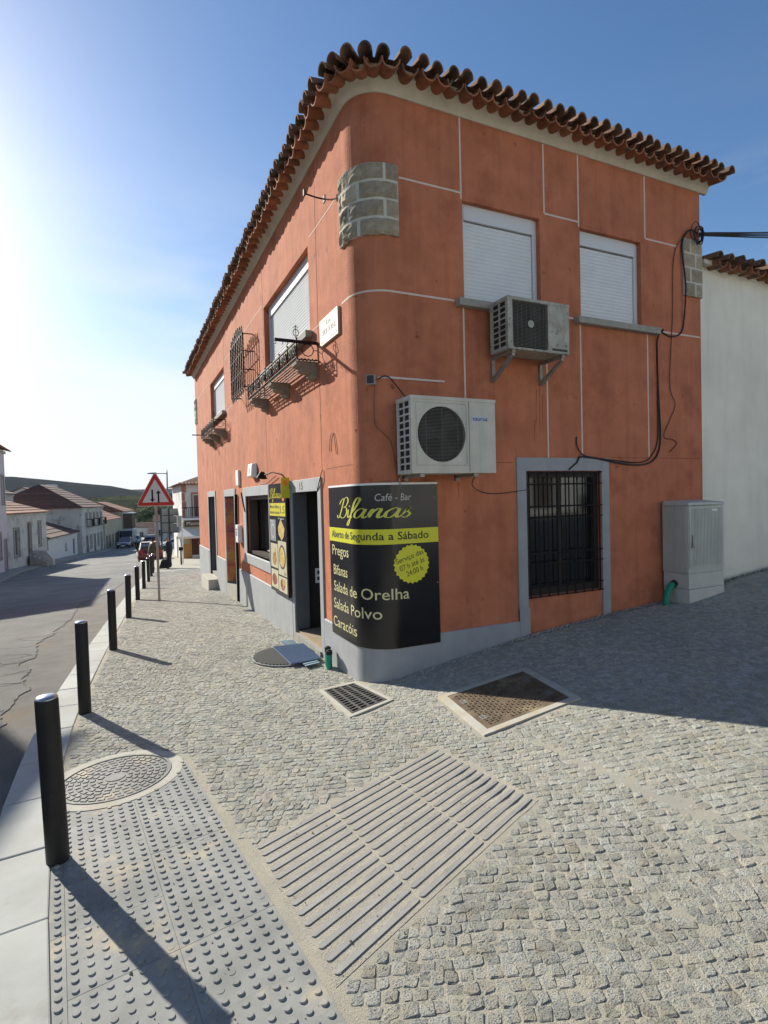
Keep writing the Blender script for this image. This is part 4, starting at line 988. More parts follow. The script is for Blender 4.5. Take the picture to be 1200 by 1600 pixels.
    if badge:
        u0, zz = badge; m2 = MB(); m2.hexa([fx(u0, zz, -.001), fx(u0+.20, zz, -.001), fx(u0+.20, zz, .002), fx(u0, zz, .002), fx(u0, zz+.05, -.001), fx(u0+.20, zz+.05, -.001), fx(u0+.20, zz+.05, .002), fx(u0, zz+.05, .002)]); bd_ = m2.build('badge', 'badge_plate', t)
        vs, f2 = text2d('taurus', .18, .058, bold=.012); lettering('lettering', 'badge_blue', bd_, vs, f2, lambda x, y: fx(u0+.01+x, zz+.008+y, .0032))
    else:
        m2 = MB(); m2.hexa([fx(W_-.24, .025, -.001), fx(W_-.03, .025, -.001), fx(W_-.03, .025, .002), fx(W_-.24, .025, .002), fx(W_-.24, .05, -.001), fx(W_-.03, .05, -.001), fx(W_-.03, .05, .002), fx(W_-.24, .05, .002)]); m2.build('badge', 'ac_fan', t)
    return t
a1 = ac_unit(.32, 1.31, 2.165, 2.915, .09, .40, 'large white air conditioner with round fan grille above the banner', 'ac_white', 10, (.345, .385), .275, None, (.70, .525))
mb = MB(); mb.box((.42, -.38, 2.13), (.47, 0, 2.163)); mb.box((.42, -.03, 1.98+.12), (.47, 0, 2.163)); mb.build('bracket', 'galv', a1); mb = MB(); mb.box((1.05, -.38, 2.13), (1.10, 0, 2.163)); mb.box((1.05, -.03, 2.10), (1.10, 0, 2.163)); mb.build('bracket', 'galv', a1)
a2 = ac_unit(1.50, 2.34, 3.475, 4.02, .09, .40, 'smaller weathered air conditioner on slanting brackets below the shuttered window', 'ac_old', 8, (.30, .28), .23, .235, None)
for x in (1.56, 2.24):
    mb = MB(); mb.box((x, -.39, 3.44), (x+.04, 0, 3.472)); mb.box((x, -.03, 3.20), (x+.04, 0, 3.44)); mb.hexa([(x, -.38, 3.41), (x+.04, -.38, 3.41), (x+.04, -.03, 3.20), (x, -.03, 3.20), (x, -.38, 3.44), (x+.04, -.38, 3.44), (x+.04, -.03, 3.25), (x, -.03, 3.25)]); mb.build('bracket', 'galv', a2)
# ------------------------------------------------------------------ cables, boxes and small fittings on the walls
def cable(name, pts, r, mt, label, cat='cable', n=5):
    P = [Vector(p) for p in pts]; Q = []
    for i in range(len(P)-1):
        p0, p1, p2, p3 = P[max(i-1, 0)], P[i], P[i+1], P[min(i+2, len(P)-1)]
        for k in range(6):
            t = k/6; Q.append(.5*((2*p1)+(-p0+p2)*t+(2*p0-5*p1+4*p2-p3)*t*t+(-p0+3*p1-3*p2+p3)*t**3))
    Q.append(P[-1]); mb = MB(); mb.tube(Q, r, n); o = mb.build(name, mt, None, org=P[-1]); tag(o, label, cat); return o
w_ = lambda x, z, o=.014: (x, -o, z)
cable('service_cable', [w_(5.02, 5.44, .05), w_(4.86, 5.46, .04), w_(4.74, 5.25), w_(4.755, 4.7, .055), w_(4.75, 4.2, .02), w_(4.68, 4.05), w_(4.5, 4.0), w_(4.33, 4.04), w_(4.245, 4.03, .1), w_(4.235, 3.9), w_(4.25, 3.2), w_(4.27, 2.6), w_(4.16, 2.36), w_(3.9, 2.28, .03), w_(3.5, 2.30, .03), w_(2.9, 2.38, .03), w_(2.78, 2.30, .03), w_(2.66, 2.22, .03)], .011, 'cable', 'thick black cable running from the pale quoin down past the sill to the barred window')
cable('service_cable', [w_(4.24, 3.85), w_(4.235, 3.1), w_(4.22, 2.62), w_(4.10, 2.40), w_(3.85, 2.31, .035), w_(3.2, 2.35, .035), w_(2.9, 2.39, .035), w_(2.81, 2.5), w_(2.80, 2.62)], .008, 'cable', 'thinner black cable looped below the sill, its cut end sticking up over the barred window')
cable('thin_wire', [w_(4.80, 5.40, .05), w_(4.63, 5.2), w_(4.56, 4.9), w_(4.54, 4.3), w_(4.47, 3.37), w_(4.57, 3.10), w_(4.46, 2.88), w_(4.34, 2.66), w_(4.52, 2.62), w_(4.585, 2.56), w_(4.45, 2.45)], .005, 'cable', 'thin loose wire hanging crooked near the wall end', 'wire')
for k in range(4):
    cable('overhead_cable', [(5.06, -.05, 5.42+.012*k), (7.5, -.5-.05*k, 5.62+.02*k), (12, -1.2-.2*k, 6.25+.03*k), (17, -2, 7.2)], .009, 'cable', 'black overhead cable strung from the quoin out over the white house').__setitem__('group', 'bundle of overhead cables')
for k in range(5):
    q = random.Random(k); c = Vector((4.99+q.uniform(-.05, .05), -.07, 5.40+q.uniform(-.05, .05))); r = q.uniform(.06, .13)
    o = MB(); o.tube([c+Vector((math.cos(t*.45)*r, -.01*k+.01*math.sin(t), math.sin(t*.45)*r*1.2)) for t in range(14)], .006, 5, closed=True); ob = o.build('cable_coil', 'cable', None, org=c); tag(ob, 'black cable coil knotted at the top of the wall end', 'cable', 'coils of cable at the wall end')
mb = MB(); mb.tube([(5.03, -.0, 5.30), (5.03, -.10, 5.32), (5.05, -.10, 5.50)], .014, 6); tag(mb.build('cable_hook', 'iron', None, org=(5.03, 0, 5.3)), 'iron cable hook on the quoin at the wall end', 'hook')
jb = empty('junction_box', (.10, -.02, 3.09), 'small grey junction box on the rounded corner', 'junction box')
s0 = sX(.07)-.06
mb = MB(); c = PS(.04, .03, 3.14); n = NS_(.04); tt = Vector((-n.y, n.x, 0)); mb.obox(c, tt*.045, n*.035, Vector((0, 0, .05))); mb.build('box', 'cable_grey', jb, bevel=.004); mb = MB(); mb.obox(c+n*.037, tt*.036, n*.003, Vector((0, 0, .04))); mb.build('cover', 'ac_fan', jb)
mb = MB(); sweep(mb, [(0, 3.155), (.014, 3.155), (.014, 3.175), (0, 3.175)], .10, sX(.95)); tag(mb.build('cable_duct', 'joint', None, org=(.5, 0, 3.16)), 'thin pale cable duct above the large air conditioner', 'duct')
cable('thin_wire', [tuple(PS(.10, .03, 3.14)), tuple(PS(.2, .03, 3.17)), (.42, -.06, 2.99), (.45, -.10, 2.93)], .007, 'cable', 'short black wire from junction box to the large air conditioner', 'wire')
cable('thin_wire', [tuple(PS(.07, .02, 3.09)), tuple(PS(.06, .015, 2.85)), tuple(PS(.07, .015, 2.68)), tuple(PS(.16, .015, 2.58)), tuple(PS(.22, .015, 2.5)), tuple(PS(.27, .015, 2.2)), tuple(PS(.28, .03, 2.10))], .005, 'cable_brown', 'thin brown wire drooping from the junction box to the banner', 'wire')
cable('thin_wire', [(.36, -.25, 2.16), tuple(PS(.33, .05, 2.17)), tuple(PS(.28, .05, 2.12)), tuple(PS(.30, .05, 2.06))], .008, 'cable_grey', 'grey hose curling under the large air conditioner', 'hose')
cable('thin_wire', [(1.12, -.3, 2.15), (1.2, -.12, 2.04), (1.45, -.015, 1.96), (1.7, -.014, 1.955), (2.05, -.02, 1.99)], .005, 'cable', 'thin black wire from the large air conditioner to the barred window', 'wire')
# rust marks where fixings bled are part of the render
hk = empty('wall_hook', (-.02, 1.0, 5.4), 'rusty bent iron hook high on the street wall', 'hook')
mb = MB(); mb.tube([(0, .99, 5.40), (-.10, .99, 5.40), (-.20, 1.06, 5.455)], .010, 6); mb.box((-.225, 1.04, 5.43), (-.205, 1.08, 5.50)); mb.build('arm', 'iron', hk); mb = MB(); mb.box((-.008, .96, 5.36), (0, 1.02, 5.44)); mb.build('plate', 'iron', hk)
al = empty('alarm_box', (-.04, 5.2, 2.4), 'white alarm siren box on the street wall above the service window', 'alarm box')
mb = MB(); mb.hexa([(-.11, 5.02, 2.40), (0, 5.0, 2.38), (0, 5.42, 2.38), (-.11, 5.40, 2.40), (-.085, 5.04, 2.63), (0, 5.0, 2.64), (0, 5.42, 2.64), (-.085, 5.38, 2.63)]); mb.build('case', 'white_plain', al, bevel=.015)
mb = MB(); mb.hexa([(-.1075, 5.14, 2.45), (-.102, 5.14, 2.45), (-.102, 5.28, 2.45), (-.1075, 5.28, 2.45), (-.094, 5.14, 2.56), (-.088, 5.14, 2.56), (-.088, 5.28, 2.56), (-.094, 5.28, 2.56)]); mb.build('label_print', 'galv', al)
cable('thin_wire', [(-.01, 4.98, 2.45), (-.01, 4.86, 2.30), (-.012, 4.5, 2.23), (-.03, 4.1, 2.24), (-.03, 3.5, 2.33)], .006, 'cable', 'black wire from the alarm box to the wall lamp', 'wire')
lp = empty('wall_lamp', (-.02, 3.3, 2.3), 'small dark spotlight on a bent arm over the menu board', 'lamp')
mb = MB(); mb.tube([(0, 3.05, 2.27), (-.06, 3.05, 2.33), (-.16, 3.2, 2.37), (-.22, 3.45, 2.34)], .010, 6); mb.build('arm', 'iron', lp); mb = MB(); mb.lathe((-.24, 3.58, 2.30), [(.03, .10), (.055, .06), (.085, 0), (.075, -.005)], 14, axis=(.1, -.25, 1)); mb.build('shade', 'iron', lp)
cable('thin_wire', [(-.024, 3.02, 2.26), (-.024, 2.82, 2.2), (-.024, 2.72, 2.12)], .006, 'cable', 'black wire behind the yellow tag', 'wire')
cable('thin_wire', [(-.012, 1.30, 2.3), (-.03, 1.34, 2.2), (-.03, 1.42, 2.10), (-.02, 1.50, 2.04)], .007, 'cable', 'black wire over the corner of the lintel numbered 15', 'wire')
cable('thin_wire', [(-.01, .80, 2.45), (-.012, .84, 2.62), (-.012, .90, 2.70), (-.012, .98, 2.66), (-.012, 1.02, 2.50)], .005, 'cable_brown', 'small looped wire stub on the wall by the rounded corner', 'wire')
cable('black_pipe', [(-.035, 7.0, 2.10), (-.035, 7.05, 1.6), (-.035, 7.05, .6), (-.035, 7.08, -.22)], .032, 'iron', 'black downpipe between printed door and service window', 'pipe', 8)
cable('black_pipe', [(-.03, 6.42, 2.12), (-.03, 6.3, 1.95), (-.025, 6.12, 1.74)], .016, 'iron', 'short slanting black conduit at the service window edge', 'pipe', 6)
mb = MB(); mb.box((-.05, 6.62, 2.28), (0, 6.90, 2.60)); tag(mb.build('meter_box', 'white_plain', None, org=(0, 6.75, 2.28), bevel=.006), 'small white box high above the black downpipe', 'meter box')
lb = empty('letter_box', (-.03, 6.75, 1.08), 'white letter box beside the black downpipe', 'letter box'); mb = MB(); mb.box((-.09, 6.62, 1.08), (0, 6.88, 1.45)); mb.build('case', 'white_plain', lb, bevel=.006); mb = MB(); mb.box((-.093, 6.68, 1.34), (-.088, 6.82, 1.37)); mb.build('slot', 'ac_dark', lb); mb = MB(); mb.box((-.093, 6.72, 1.22), (-.088, 6.79, 1.32)); mb.build('print', 'badge_blue', lb)
# ------------------------------------------------------------------ wrought iron on the street side
def scroll(mb, c, u, v, s, r=.009):
    pts = []
    for k in range(26):
        t = k/25; a = t*2.6*math.pi; rr = s*(.12+.40*t); pts.append(c+u*(math.cos(a)*rr)+v*(math.sin(a)*rr*.9))
    mb.tube(pts, r, 5)
def flower_rack(y0, y1, z0, label, stick):
    t = empty('flower_rack', (-.15, (y0+y1)/2, z0), label, 'flower rack', 'iron flower racks under the street windows'); d = .27; hgt = .21
    uy, uz, ux = Vector((0, 1, 0)), Vector((0, 0, 1)), Vector((-1, 0, 0))
    for k in range(6):
        x = -.03-(d-.04)*k/5; mb = MB(); mb.box((x-.008, y0, z0), (x+.008, y1, z0+.010)); mb.build('slat', 'iron', t)
    mb = MB()
    for y in (y0+.01, (y0+y1)/2, y1-.01): mb.box((-d, y-.012, z0-.010), (0, y+.012, z0-.001))
    mb.build('bearer', 'iron', t)
    mb = MB(); mb.tube([(0, y0, z0+hgt), (-d, y0, z0+hgt), (-d, y1, z0+hgt), (0, y1, z0+hgt)], .011, 6); mb.tube([(-d, y0, z0+.02), (-d, y1, z0+.02)], .010, 6); mb.tube([(-d, y0, z0+.075), (-d, y1, z0+.075)], .005, 5); mb.build('rail', 'iron', t)
    n = max(4, int((y1-y0)/.36))
    for k in range(n+1):
        y = y0+(y1-y0)*k/n; mb = MB(); mb.tube([(-d, y, z0), (-d, y, z0+hgt+.03)], .008, 6); mb.lathe((-d, y, z0+hgt+.03), [(.004, -.012), (.016, 0), (.004, .014)], 8); mb.build('post', 'iron', t)
    for k in range(n):
        yc = y0+(y1-y0)*(k+.5)/n; mb = MB(); w2 = (y1-y0)/n
        scroll(mb, Vector((-d, yc-w2*.23, z0+.12)), uy, uz, .12); scroll(mb, Vector((-d, yc+w2*.23, z0+.12)), -uy, uz, .12); mb.tube([(-d, yc, z0+.02), (-d, yc, z0+hgt)], .006, 5); mb.build('scroll', 'iron', t)
    for ye in (y0, y1):
        mb = MB(); c = Vector((-d/2, ye, z0+.11)); mb.tube([c+ux*(math.cos(q*.5236)*.075)+uz*(math.sin(q*.5236)*.075) for q in range(12)], .006, 5, closed=True)
        mb.tube([(-.01, ye, z0+.11), (-d/2+.075, ye, z0+.11)], .005, 5); mb.tube([(-d/2-.075, ye, z0+.11), (-d, ye, z0+.11)], .005, 5); mb.tube([(-.008, ye, z0), (-.008, ye, z0+hgt)], .007, 5); mb.build('ring_panel', 'iron', t)
    if stick:
        mb = MB(); mb.box((-.52, y0+.06, z0+hgt-.005), (0, y0+.085, z0+hgt+.03)); mb.build('pole_holder', 'iron', t)
        for x in (-.505, -.36, -.42): mb = MB(); mb.tube([(x, y0+.07, z0+hgt), (x, y0+.07, z0+hgt-.035), (x-.015, y0+.07, z0+hgt-.04)], .005, 5); mb.build('hook', 'iron', t)
    else: mb = MB(); mb.box((-.52, y1-.085, z0+.08), (0, y1-.06, z0+.105)); mb.build('pole_holder', 'iron', t)
    mb = MB(); c = Vector((-d, y0+.02, z0+hgt+.10)); mb.tube([c+ux*(math.cos(q*.5236)*.035)+uz*(math.sin(q*.5236)*.042) for q in range(12)], .005, 5, closed=True); mb.tube([c-uz*.07, c+uz*.09], .005, 5); mb.tube([c+uz*.06-ux*.03, c+uz*.08, c+uz*.06+ux*.03], .004, 5); mb.build('finial', 'iron', t)
    for k, yc in enumerate((y0+.15, (y0+y1)/2, y1-.12)):
        mb = MB(); pr = [(0, -.215), (-.05, -.205), (-.085, -.175), (-.082, -.145), (-.11, -.14), (-.175, -.13), (-.205, -.10), (-.205, -.072), (-.235, -.068), (-.262, -.05), (-.267, -.012), (0, -.012)]
        mb.prism([(x, yc-.10, z0+z) for x, z in pr], (0, .20, 0)); mb.build('corbel', 'corbel', t, bevel=.004)
flower_rack(1.36, 4.22, 3.64, 'long iron flower rack on three corbels, with a pole holder sticking out', True)
flower_rack(8.2, 10.5, 3.66, 'farther iron flower rack on three corbels under the small shuttered window', False)
gy0, gy1, gz0, gz1, gd = 4.98, 6.22, 3.98, 4.98, .19
t = empty('window_grille', (-.1, 5.6, gz0), 'bulging wrought iron grille with scroll crest hung on the street wall', 'grille')
for k in range(8):
    y = gy0+(gy1-gy0)*k/7; mb = MB(); mb.tube([(-gd, y, gz0+(gz1-gz0)*q/24) for q in range(25)], [.013+.006*(q % 2) for q in range(25)], 5); mb.build('bar', 'iron', t)
for z in (gz0+.03, gz0+.34, gz0+.67, gz1-.02):
    mb = MB(); mb.tube([(0, gy0, z), (-gd, gy0, z), (-gd, gy1, z), (0, gy1, z)], .010, 6); mb.build('cross_bar', 'iron', t)
    for y in (gy0, gy1): mb = MB(); mb.lathe((-gd-.004, y, z), [(.006, -.012), (.022, 0), (.006, .012)], 8, axis=(-1, 0, 0)); mb.build('rosette', 'iron', t)
mb = MB()
for k in range(7):
    yc = gy0+(gy1-gy0)*(k+.5)/7; hh = .05+.11*math.sin(math.pi*(k+.5)/7); scroll(mb, Vector((-gd, yc, gz1+hh*.6)), Vector((0, 1 if k < 3.5 else -1, 0)), Vector((0, 0, 1)), .14+.12*hh/.16*.6, .008); scroll(mb, Vector((-gd, yc, gz0-.045)), Vector((0, 1 if k < 3.5 else -1, 0)), Vector((0, 0, -1)), .13, .008)
    mb.tube([(-gd, yc, gz1), (-gd, yc, gz1+hh+.05)], [.008, .012], 5)
mb.build('scroll_crest', 'iron', t)
# ------------------------------------------------------------------ things on the ground by the house
def ztop(x, y): return zg(x, y)+.008
dm = empty('door_mat', (-.55, 1.8, zg(-.55, 1.8)), 'black half-round ribbed rubber mat half under the blue mat', 'mat')
th = 0; cx, cy, rx, ry = -.42, 1.82, .40, .52
def oval(k, n, s=1, h=.012): q = 2*math.pi*k/n; x, y = cx+rx*s*math.cos(q), cy+ry*s*math.sin(q); return Vector((x, y, ztop(x, y)+h))
mb = MB(); n = 36; mb.prism([oval(k, n, 1, .004) for k in range(n)], (0, 0, .010)); mb.build('base', 'mat_rim', dm); mb = MB(); mb.prism([oval(k, n, .95, .0142) for k in range(n)], (0, 0, .002)); mb.build('inlay', 'rubber', dm)
for k in range(22):
    x = cx-rx*.93+2*rx*.93*k/21; hy = ry*.93*math.sqrt(max(0, 1-((x-cx)/(rx*.95))**2))
    if hy < .05: continue
    mb = MB(); yy = [cy-hy+2*hy*i/4 for i in range(5)]; mb.add([Vector((x+s, y, ztop(x, y)+h)) for y in yy for s, h in ((-.010, .0165), (-.007, .026), (.007, .026), (.010, .0165))], [(4*i+j, 4*i+j+1, 4*i+j+5, 4*i+j+4) for i in range(4) for j in range(3)]); mb.build('rib', 'rubber', dm, fixn=False)
um = empty('grid_mat', (-.2, 1.8, zg(-.2, 1.8)), 'pale grid mat whose ends show under the blue mat', 'mat'); q = [(-.27,2.62),(-.10,2.56),(-.17,1.12),(-.36,1.07)]
Q3 = lambda u, v, h: (lambda p: Vector((p.x, p.y, ztop(p.x, p.y)+h)))(bil(q, u, v))
mb = MB(); NU, NV = 4, 12
vs = [Q3(i/NU, j/NV, h) for h in (.026, .029) for j in range(NV+1) for i in range(NU+1)]
mb.add(vs, [((NU+1)*(NV+1)+j*(NU+1)+i, (NU+1)*(NV+1)+j*(NU+1)+i+1, (NU+1)*(NV+1)+(j+1)*(NU+1)+i+1, (NU+1)*(NV+1)+(j+1)*(NU+1)+i) for j in range(NV) for i in range(NU)]); mb.build('base', 'rubber', um, fixn=False)
for k in range(20):
    v = (k+.5)/20; mb = MB(); mb.hexa([Q3(0, v+.013, .026), Q3(1, v+.013, .026), Q3(1, v-.013, .026), Q3(0, v-.013, .026), Q3(0, v+.013, .034), Q3(1, v+.013, .034), Q3(1, v-.013, .034), Q3(0, v-.013, .034)]); mb.build('slat', 'mat_under', um)
bm_ = empty('ribbed_mat', (-.28, 1.75, zg(-.28, 1.75)), 'blue ribbed mat in front of the open door', 'mat'); q2 = [(-.46,2.27),(-.055,2.18),(-.10,1.27),(-.49,1.25)]
Q4 = lambda u, v, h: (lambda p: Vector((p.x, p.y, ztop(p.x, p.y)+h)))(bil(q2, u, v))
mb = MB(); NV = 8; mb.hexa([Q4(0, 1, .036), Q4(1, 1, .036), Q4(1, 0, .036), Q4(0, 0, .036), Q4(0, 1, .042), Q4(1, 1, .042), Q4(1, 0, .042), Q4(0, 0, .042)]); mb.build('base', 'mat_blue', bm_)
mb = MB()
for k in range(24):
    v = (k+.5)/24; mb.hexa([Q4(.01, v+.011, .041), Q4(.99, v+.011, .041), Q4(.99, v-.011, .041), Q4(.01, v-.011, .041), Q4(.01, v+.006, .048), Q4(.99, v+.006, .048), Q4(.99, v-.006, .048), Q4(.01, v-.006, .048)])
mb.build('ribs', 'mat_blue', bm_)
def duct_pipe(x, y, pts, label, r=.033):
    z = zg(x, y); t = empty('conduit_pipe', (x, y, z), label, 'pipe'); P = [Vector((x, y, z))+Vector(p) for p in pts]; Q = []
    for i in range(len(P)-1):
        for k in range(8): Q.append(P[i].lerp(P[i+1], k/8))
    Q.append(P[-1]); mb = MB(); mb.tube(Q, [r+.002*(i % 2) for i in range(len(Q))], 10); mb.build('pipe', 'green_pipe', t)
    d = (Q[-1]-Q[-2]).normalized(); mb = MB(); mb.tube([Q[-1]-d*.012, Q[-1]+d*.035], r+.006, 10); mb.lathe(Q[-1]+d*.035, [(r*.8, 0), (r*.5, .012)], 8, axis=d); mb.build('end_plug', 'rubber', t); return t
duct_pipe(-.10, 1.03, [(0, 0, -.05), (0, 0, .20)], 'shorter green conduit stub beside the door jamb'); duct_pipe(-.12, .93, [(0, 0, -.05), (.0, -.005, .185)], 'green conduit stub nearest the rounded corner')
duct_pipe(4.10, -.20, [(0, 0, -.05), (.0, 0, .05), (.03, -.0, .16), (.09, 0, .24), (.14, .0, .26)], 'green conduit bending out of the ground into the grey cabinet', .04)
# street cabinet
cb = empty('street_cabinet', (4.6, -.22, zg(4.6, -.22)), 'grey ribbed utility cabinet against the end of the terracotta wall', 'cabinet')
cz0 = .40; X0c, X1c, Yf, Yb = 4.27, 4.96, -.40, -.03; lean = .012
mb = MB(); mb.hexa([(X0c+.02, Yf-.004, cz0-.1), (X1c+.02, Yf-.004, cz0-.1), (X1c+.02, Yb, cz0-.1), (X0c+.02, Yb, cz0-.1), (X0c+.012, Yf, .66), (X1c+.012, Yf, .66), (X1c+.012, Yb, .66), (X0c+.012, Yb, .66)]); mb.build('lower_plinth', 'cab_base', cb, bevel=.006)
mb = MB(); mb.box((X0c+.008, Yf+.003, .664), (X1c+.008, Yb, .86)); mb.build('upper_plinth', 'cab_base', cb, bevel=.006)
mb = MB(); mb.box((X0c, Yf, .865), (X1c, Yb, 1.73))
for k in range(13):
    y = Yb-.02-(Yb-Yf-.04)*(k+.5)/13; mb.box((X0c-.006, y-.008, .88), (X0c, y+.008, 1.715))
mb.build('casing', 'cabinet', cb)
mb = MB(); mb.box((X0c+.012, Yf-.012, .935), (X1c-.008, Yf-.001, 1.722)); dr = mb.build('door', 'cabinet', cb, bevel=.003); ORG[dr.name] = ORG[cb.name]
mb = MB()
for k in range(22):
    x = X0c+.04+(X1c-X0c-.08)*(k+.5)/22; mb.box((x-.007, Yf-.017, .955), (x+.007, Yf-.0115, 1.70))
mb.build('ribs', 'cabinet', dr)
mb = MB(); mb.box((X0c+.045, Yf-.030, 1.21), (X0c+.065, Yf-.016, 1.36)); mb.box((X0c+.03, Yf-.035, 1.20), (X0c+.085, Yf-.020, 1.225)); mb.build('handle', 'galv', dr)
mb = MB(); mb.box((X0c+.44, Yf-.0205, 1.655), (X0c+.54, Yf-.017, 1.685)); mb.build('label_plate', 'white_plain', dr)
mb = MB(); mb.hexa([(X0c-.015, Yf-.02, 1.735), (X1c+.012, Yf-.02, 1.735), (X1c+.012, Yb, 1.735), (X0c-.015, Yb, 1.735), (X0c, Yf-.01, 1.775), (X1c, Yf-.01, 1.775), (X1c, Yb-.02, 1.80), (X0c, Yb-.02, 1.80)]); mb.build('roof', 'cabinet', cb, bevel=.008)
# ------------------------------------------------------------------ bollards
BO = [(-2.59,-1.73),(-2.62,.92),(-2.43,3.95),(-2.21,7.37),(-1.98,10.82),(-1.74,14.21),(-1.49,17.55),(-1.27,20.69),(-1.10,23.4),(-1.0,25.6)]
bt = ['between the dotted tiles and the kerb', 'just beyond the round manhole cover', 'third along the kerb beyond the manhole cover', 'fourth along the kerb, short of the triangular sign', 'fifth along the kerb, level with the triangular sign', 'sixth along the kerb, first beyond the triangular sign', 'seventh along the kerb, beyond the triangular sign', 'eighth along the kerb, beyond the triangular sign', 'ninth along the kerb, beyond the triangular sign', 'last of the kerb row, near the two people']
m1 = MB(); m1.lathe((0, 0, 0), [(.056, -.15), (.056, .868), (.054, .880)], 28); mbo = m1.build('post', 'bollard', None); m1 = MB(); m1.lathe((0, 0, 0), [(.0545, .879), (.0545, .884), (.046, .893), (.026, .899), (.004, .901)], 28); mca = m1.build('cap', 'bollard_cap', None)
pm, cm = mbo.data, mca.data; bpy.data.objects.remove(mbo); bpy.data.objects.remove(mca)
for i, (x, y) in enumerate(BO):
    z = zg(x, y); t = empty('bollard', (x, y, z), 'black steel bollard with silver cap, '+bt[i], 'bollard', 'bollards along the kerb')
    ln = R_(1.8) if i == 0 else R_(random.uniform(-.8, .8))
    inst(pm, 'post', t, Matrix.Translation((x, y, z)) @ Matrix.Rotation(-ln, 4, Vector((.91*0+fw.x, fw.y, 0)))); inst(cm, 'cap', t, Matrix.Translation((x, y, z)) @ Matrix.Rotation(-ln, 4, Vector((fw.x, fw.y, 0))))
# ------------------------------------------------------------------ two-way traffic warning sign
sx, sy = -1.51, 9.66; sz = zg(sx, sy)
t = empty('traffic_sign', (sx, sy, sz), 'red-edged triangular two-way traffic sign on a metal post', 'road sign')
mb = MB(); mb.tube([(sx, sy, sz-.1), (sx, sy+.02, 2.05)], .030, 10); mb.build('post', 'sign_post', t)
su = Vector((.907, -.42, 0)); sn = Vector((-.42, -.907, 0)); sb = Vector((sx-.0, sy, 0))
def tri(r_out, h, rad, n=6):        # rounded triangle, side about r_out
    pts = []; R0 = r_out/math.sqrt(3); cs = [(math.cos(R_(90+120*k))*(R0-2*rad), math.sin(R_(90+120*k))*(R0-2*rad)) for k in range(3)]
    for k, (a, b) in enumerate(cs):
        for q in range(n+1): an = R_(90+120*k-60+120*q/n); pts.append((a+rad*math.cos(an), b+rad*math.sin(an)))
    return pts
SC = Vector((sx-.0, sy-.04, 2.17))
def sp(x, y, o): return SC+su*x+Vector((0, 0, y))+sn*o
def tpl(name, mt, side, rad, o0, o1, par): mb = MB(); mb.prism([sp(x, y, o0) for x, y in tri(side, 0, rad)], sn*(o1-o0)); return mb.build(name, mt, par)
bk = tpl('plate', 'sign_white', .99, .05, 0, .012, t); tpl('border', 'sign_red', .945, .04, .012, .0145, bk); tpl('face', 'sign_white', .66, .012, .0145, .0165, bk)
def arrow(x, dn):
    k = -1 if dn else 1; c = -.04; pts = [(-.022, -.19), (.022, -.19), (.022, .08), (.062, .08), (0, .17), (-.062, .08), (-.022, .08)]
    mb = MB(); mb.add([sp(x+a, c+k*b*.86, .018) for a, b in pts], [tuple(range(7))]); mb.build('arrow', 'black_print', bk, fixn=False)
arrow(-.075, True); arrow(.075, False)
mb = MB(); mb.obox(sp(0, -.1, -.012), su*.05, Vector((0, 0, .02)), sn*.012); mb.obox(sp(0, .1, -.012), su*.05, Vector((0, 0, .02)), sn*.012); mb.build('clamp', 'galv', t)
# ------------------------------------------------------------------ white house next door
wb = empty('white_house', (8, 2, .5), 'plain whitewashed house joined to the shaded end of the terracotta one', 'building')
WY = .05
mb = MB(); mb.hexa([(XE+.012, WY, -.5), (17, WY, -.5), (17, 9, -.5), (XE+.012, 9, -.5), (XE+.012, WY, 5.06), (17, WY, 5.06), (17, 9, 5.06), (XE+.012, 9, 5.06)]); mb.build('wall', 'whitewash', wb)
mb = MB(); mb.prism([(XE+.02, WY-.10, 5.12), (XE+.02, WY-.10, 5.16), (XE+.02, 4.5, 6.3), (XE+.02, 9.1, 5.12)], (11.9, 0, 0)); wr = mb.build('roof', 'tile_top', wb)
put_tiles([((5.30+.11*i, WY), (0, -1, 0), i % 2 == 0) for i in range(0, 44)], wr, .26, 5.20, 4)
mb = MB(); mb.box((XE+.02, WY-.10, 5.062), (17, WY, 5.118)); mb.build('eave_mortar', 'mortar', wr)

# ------------------------------------------------------------------ the street beyond: materials
mat('lime_old', (.62,.61,.56,1), (.48,.47,.43,1), .8, .95, .5, 12, streak=.5, c3=(.25,.24,.21,1), s3=1.1, f3=(.53,.66))
mat('lime_white', (.68,.68,.65,1), (.60,.60,.57,1), 1, .95, .3, 12, streak=.2)
mat('lime_cream', (.50,.46,.33,1), (.40,.37,.27,1), .7, .95, .4, 12, streak=.3, c3=(.26,.25,.21,1), s3=.9, f3=(.55,.70))
mat('pink_white', (.62,.54,.55,1), (.56,.50,.51,1), 1, .9)
mat('ochre', (.48,.25,.08,1), (.42,.21,.07,1), 2, .9)
mat('brown_wood', (.10,.035,.018,1), (.07,.025,.014,1), 8, .6)
mat('wood_old', (.12,.085,.06,1), (.08,.06,.045,1), 7, .8)
mat('win_glass', (.10,.11,.115,1), (.06,.065,.07,1), 2, .12)
mat('win_frame', (.48,.47,.44,1), None, rough=.7)
mat('stone_trim', (.33,.31,.27,1), (.25,.24,.21,1), 6, .9)
mat('brick_pink', (.42,.20,.14,1), (.35,.17,.12,1), 4, .9)
mat('awning', (.74,.70,.60,1), None, rough=.85)
mat('car_red', (.17,.010,.012,1), None, rough=.25, coat=.6); mat('car_blue', (.02,.028,.05,1), None, rough=.25, coat=.6); mat('car_silver', (.35,.37,.39,1), None, rough=.3, metal=.5, coat=.4); mat('van_grey', (.33,.37,.40,1), None, rough=.4, coat=.3); mat('car_white', (.66,.68,.70,1), None, rough=.3, coat=.4); mat('car_dark', (.03,.032,.036,1), None, rough=.3, coat=.5)
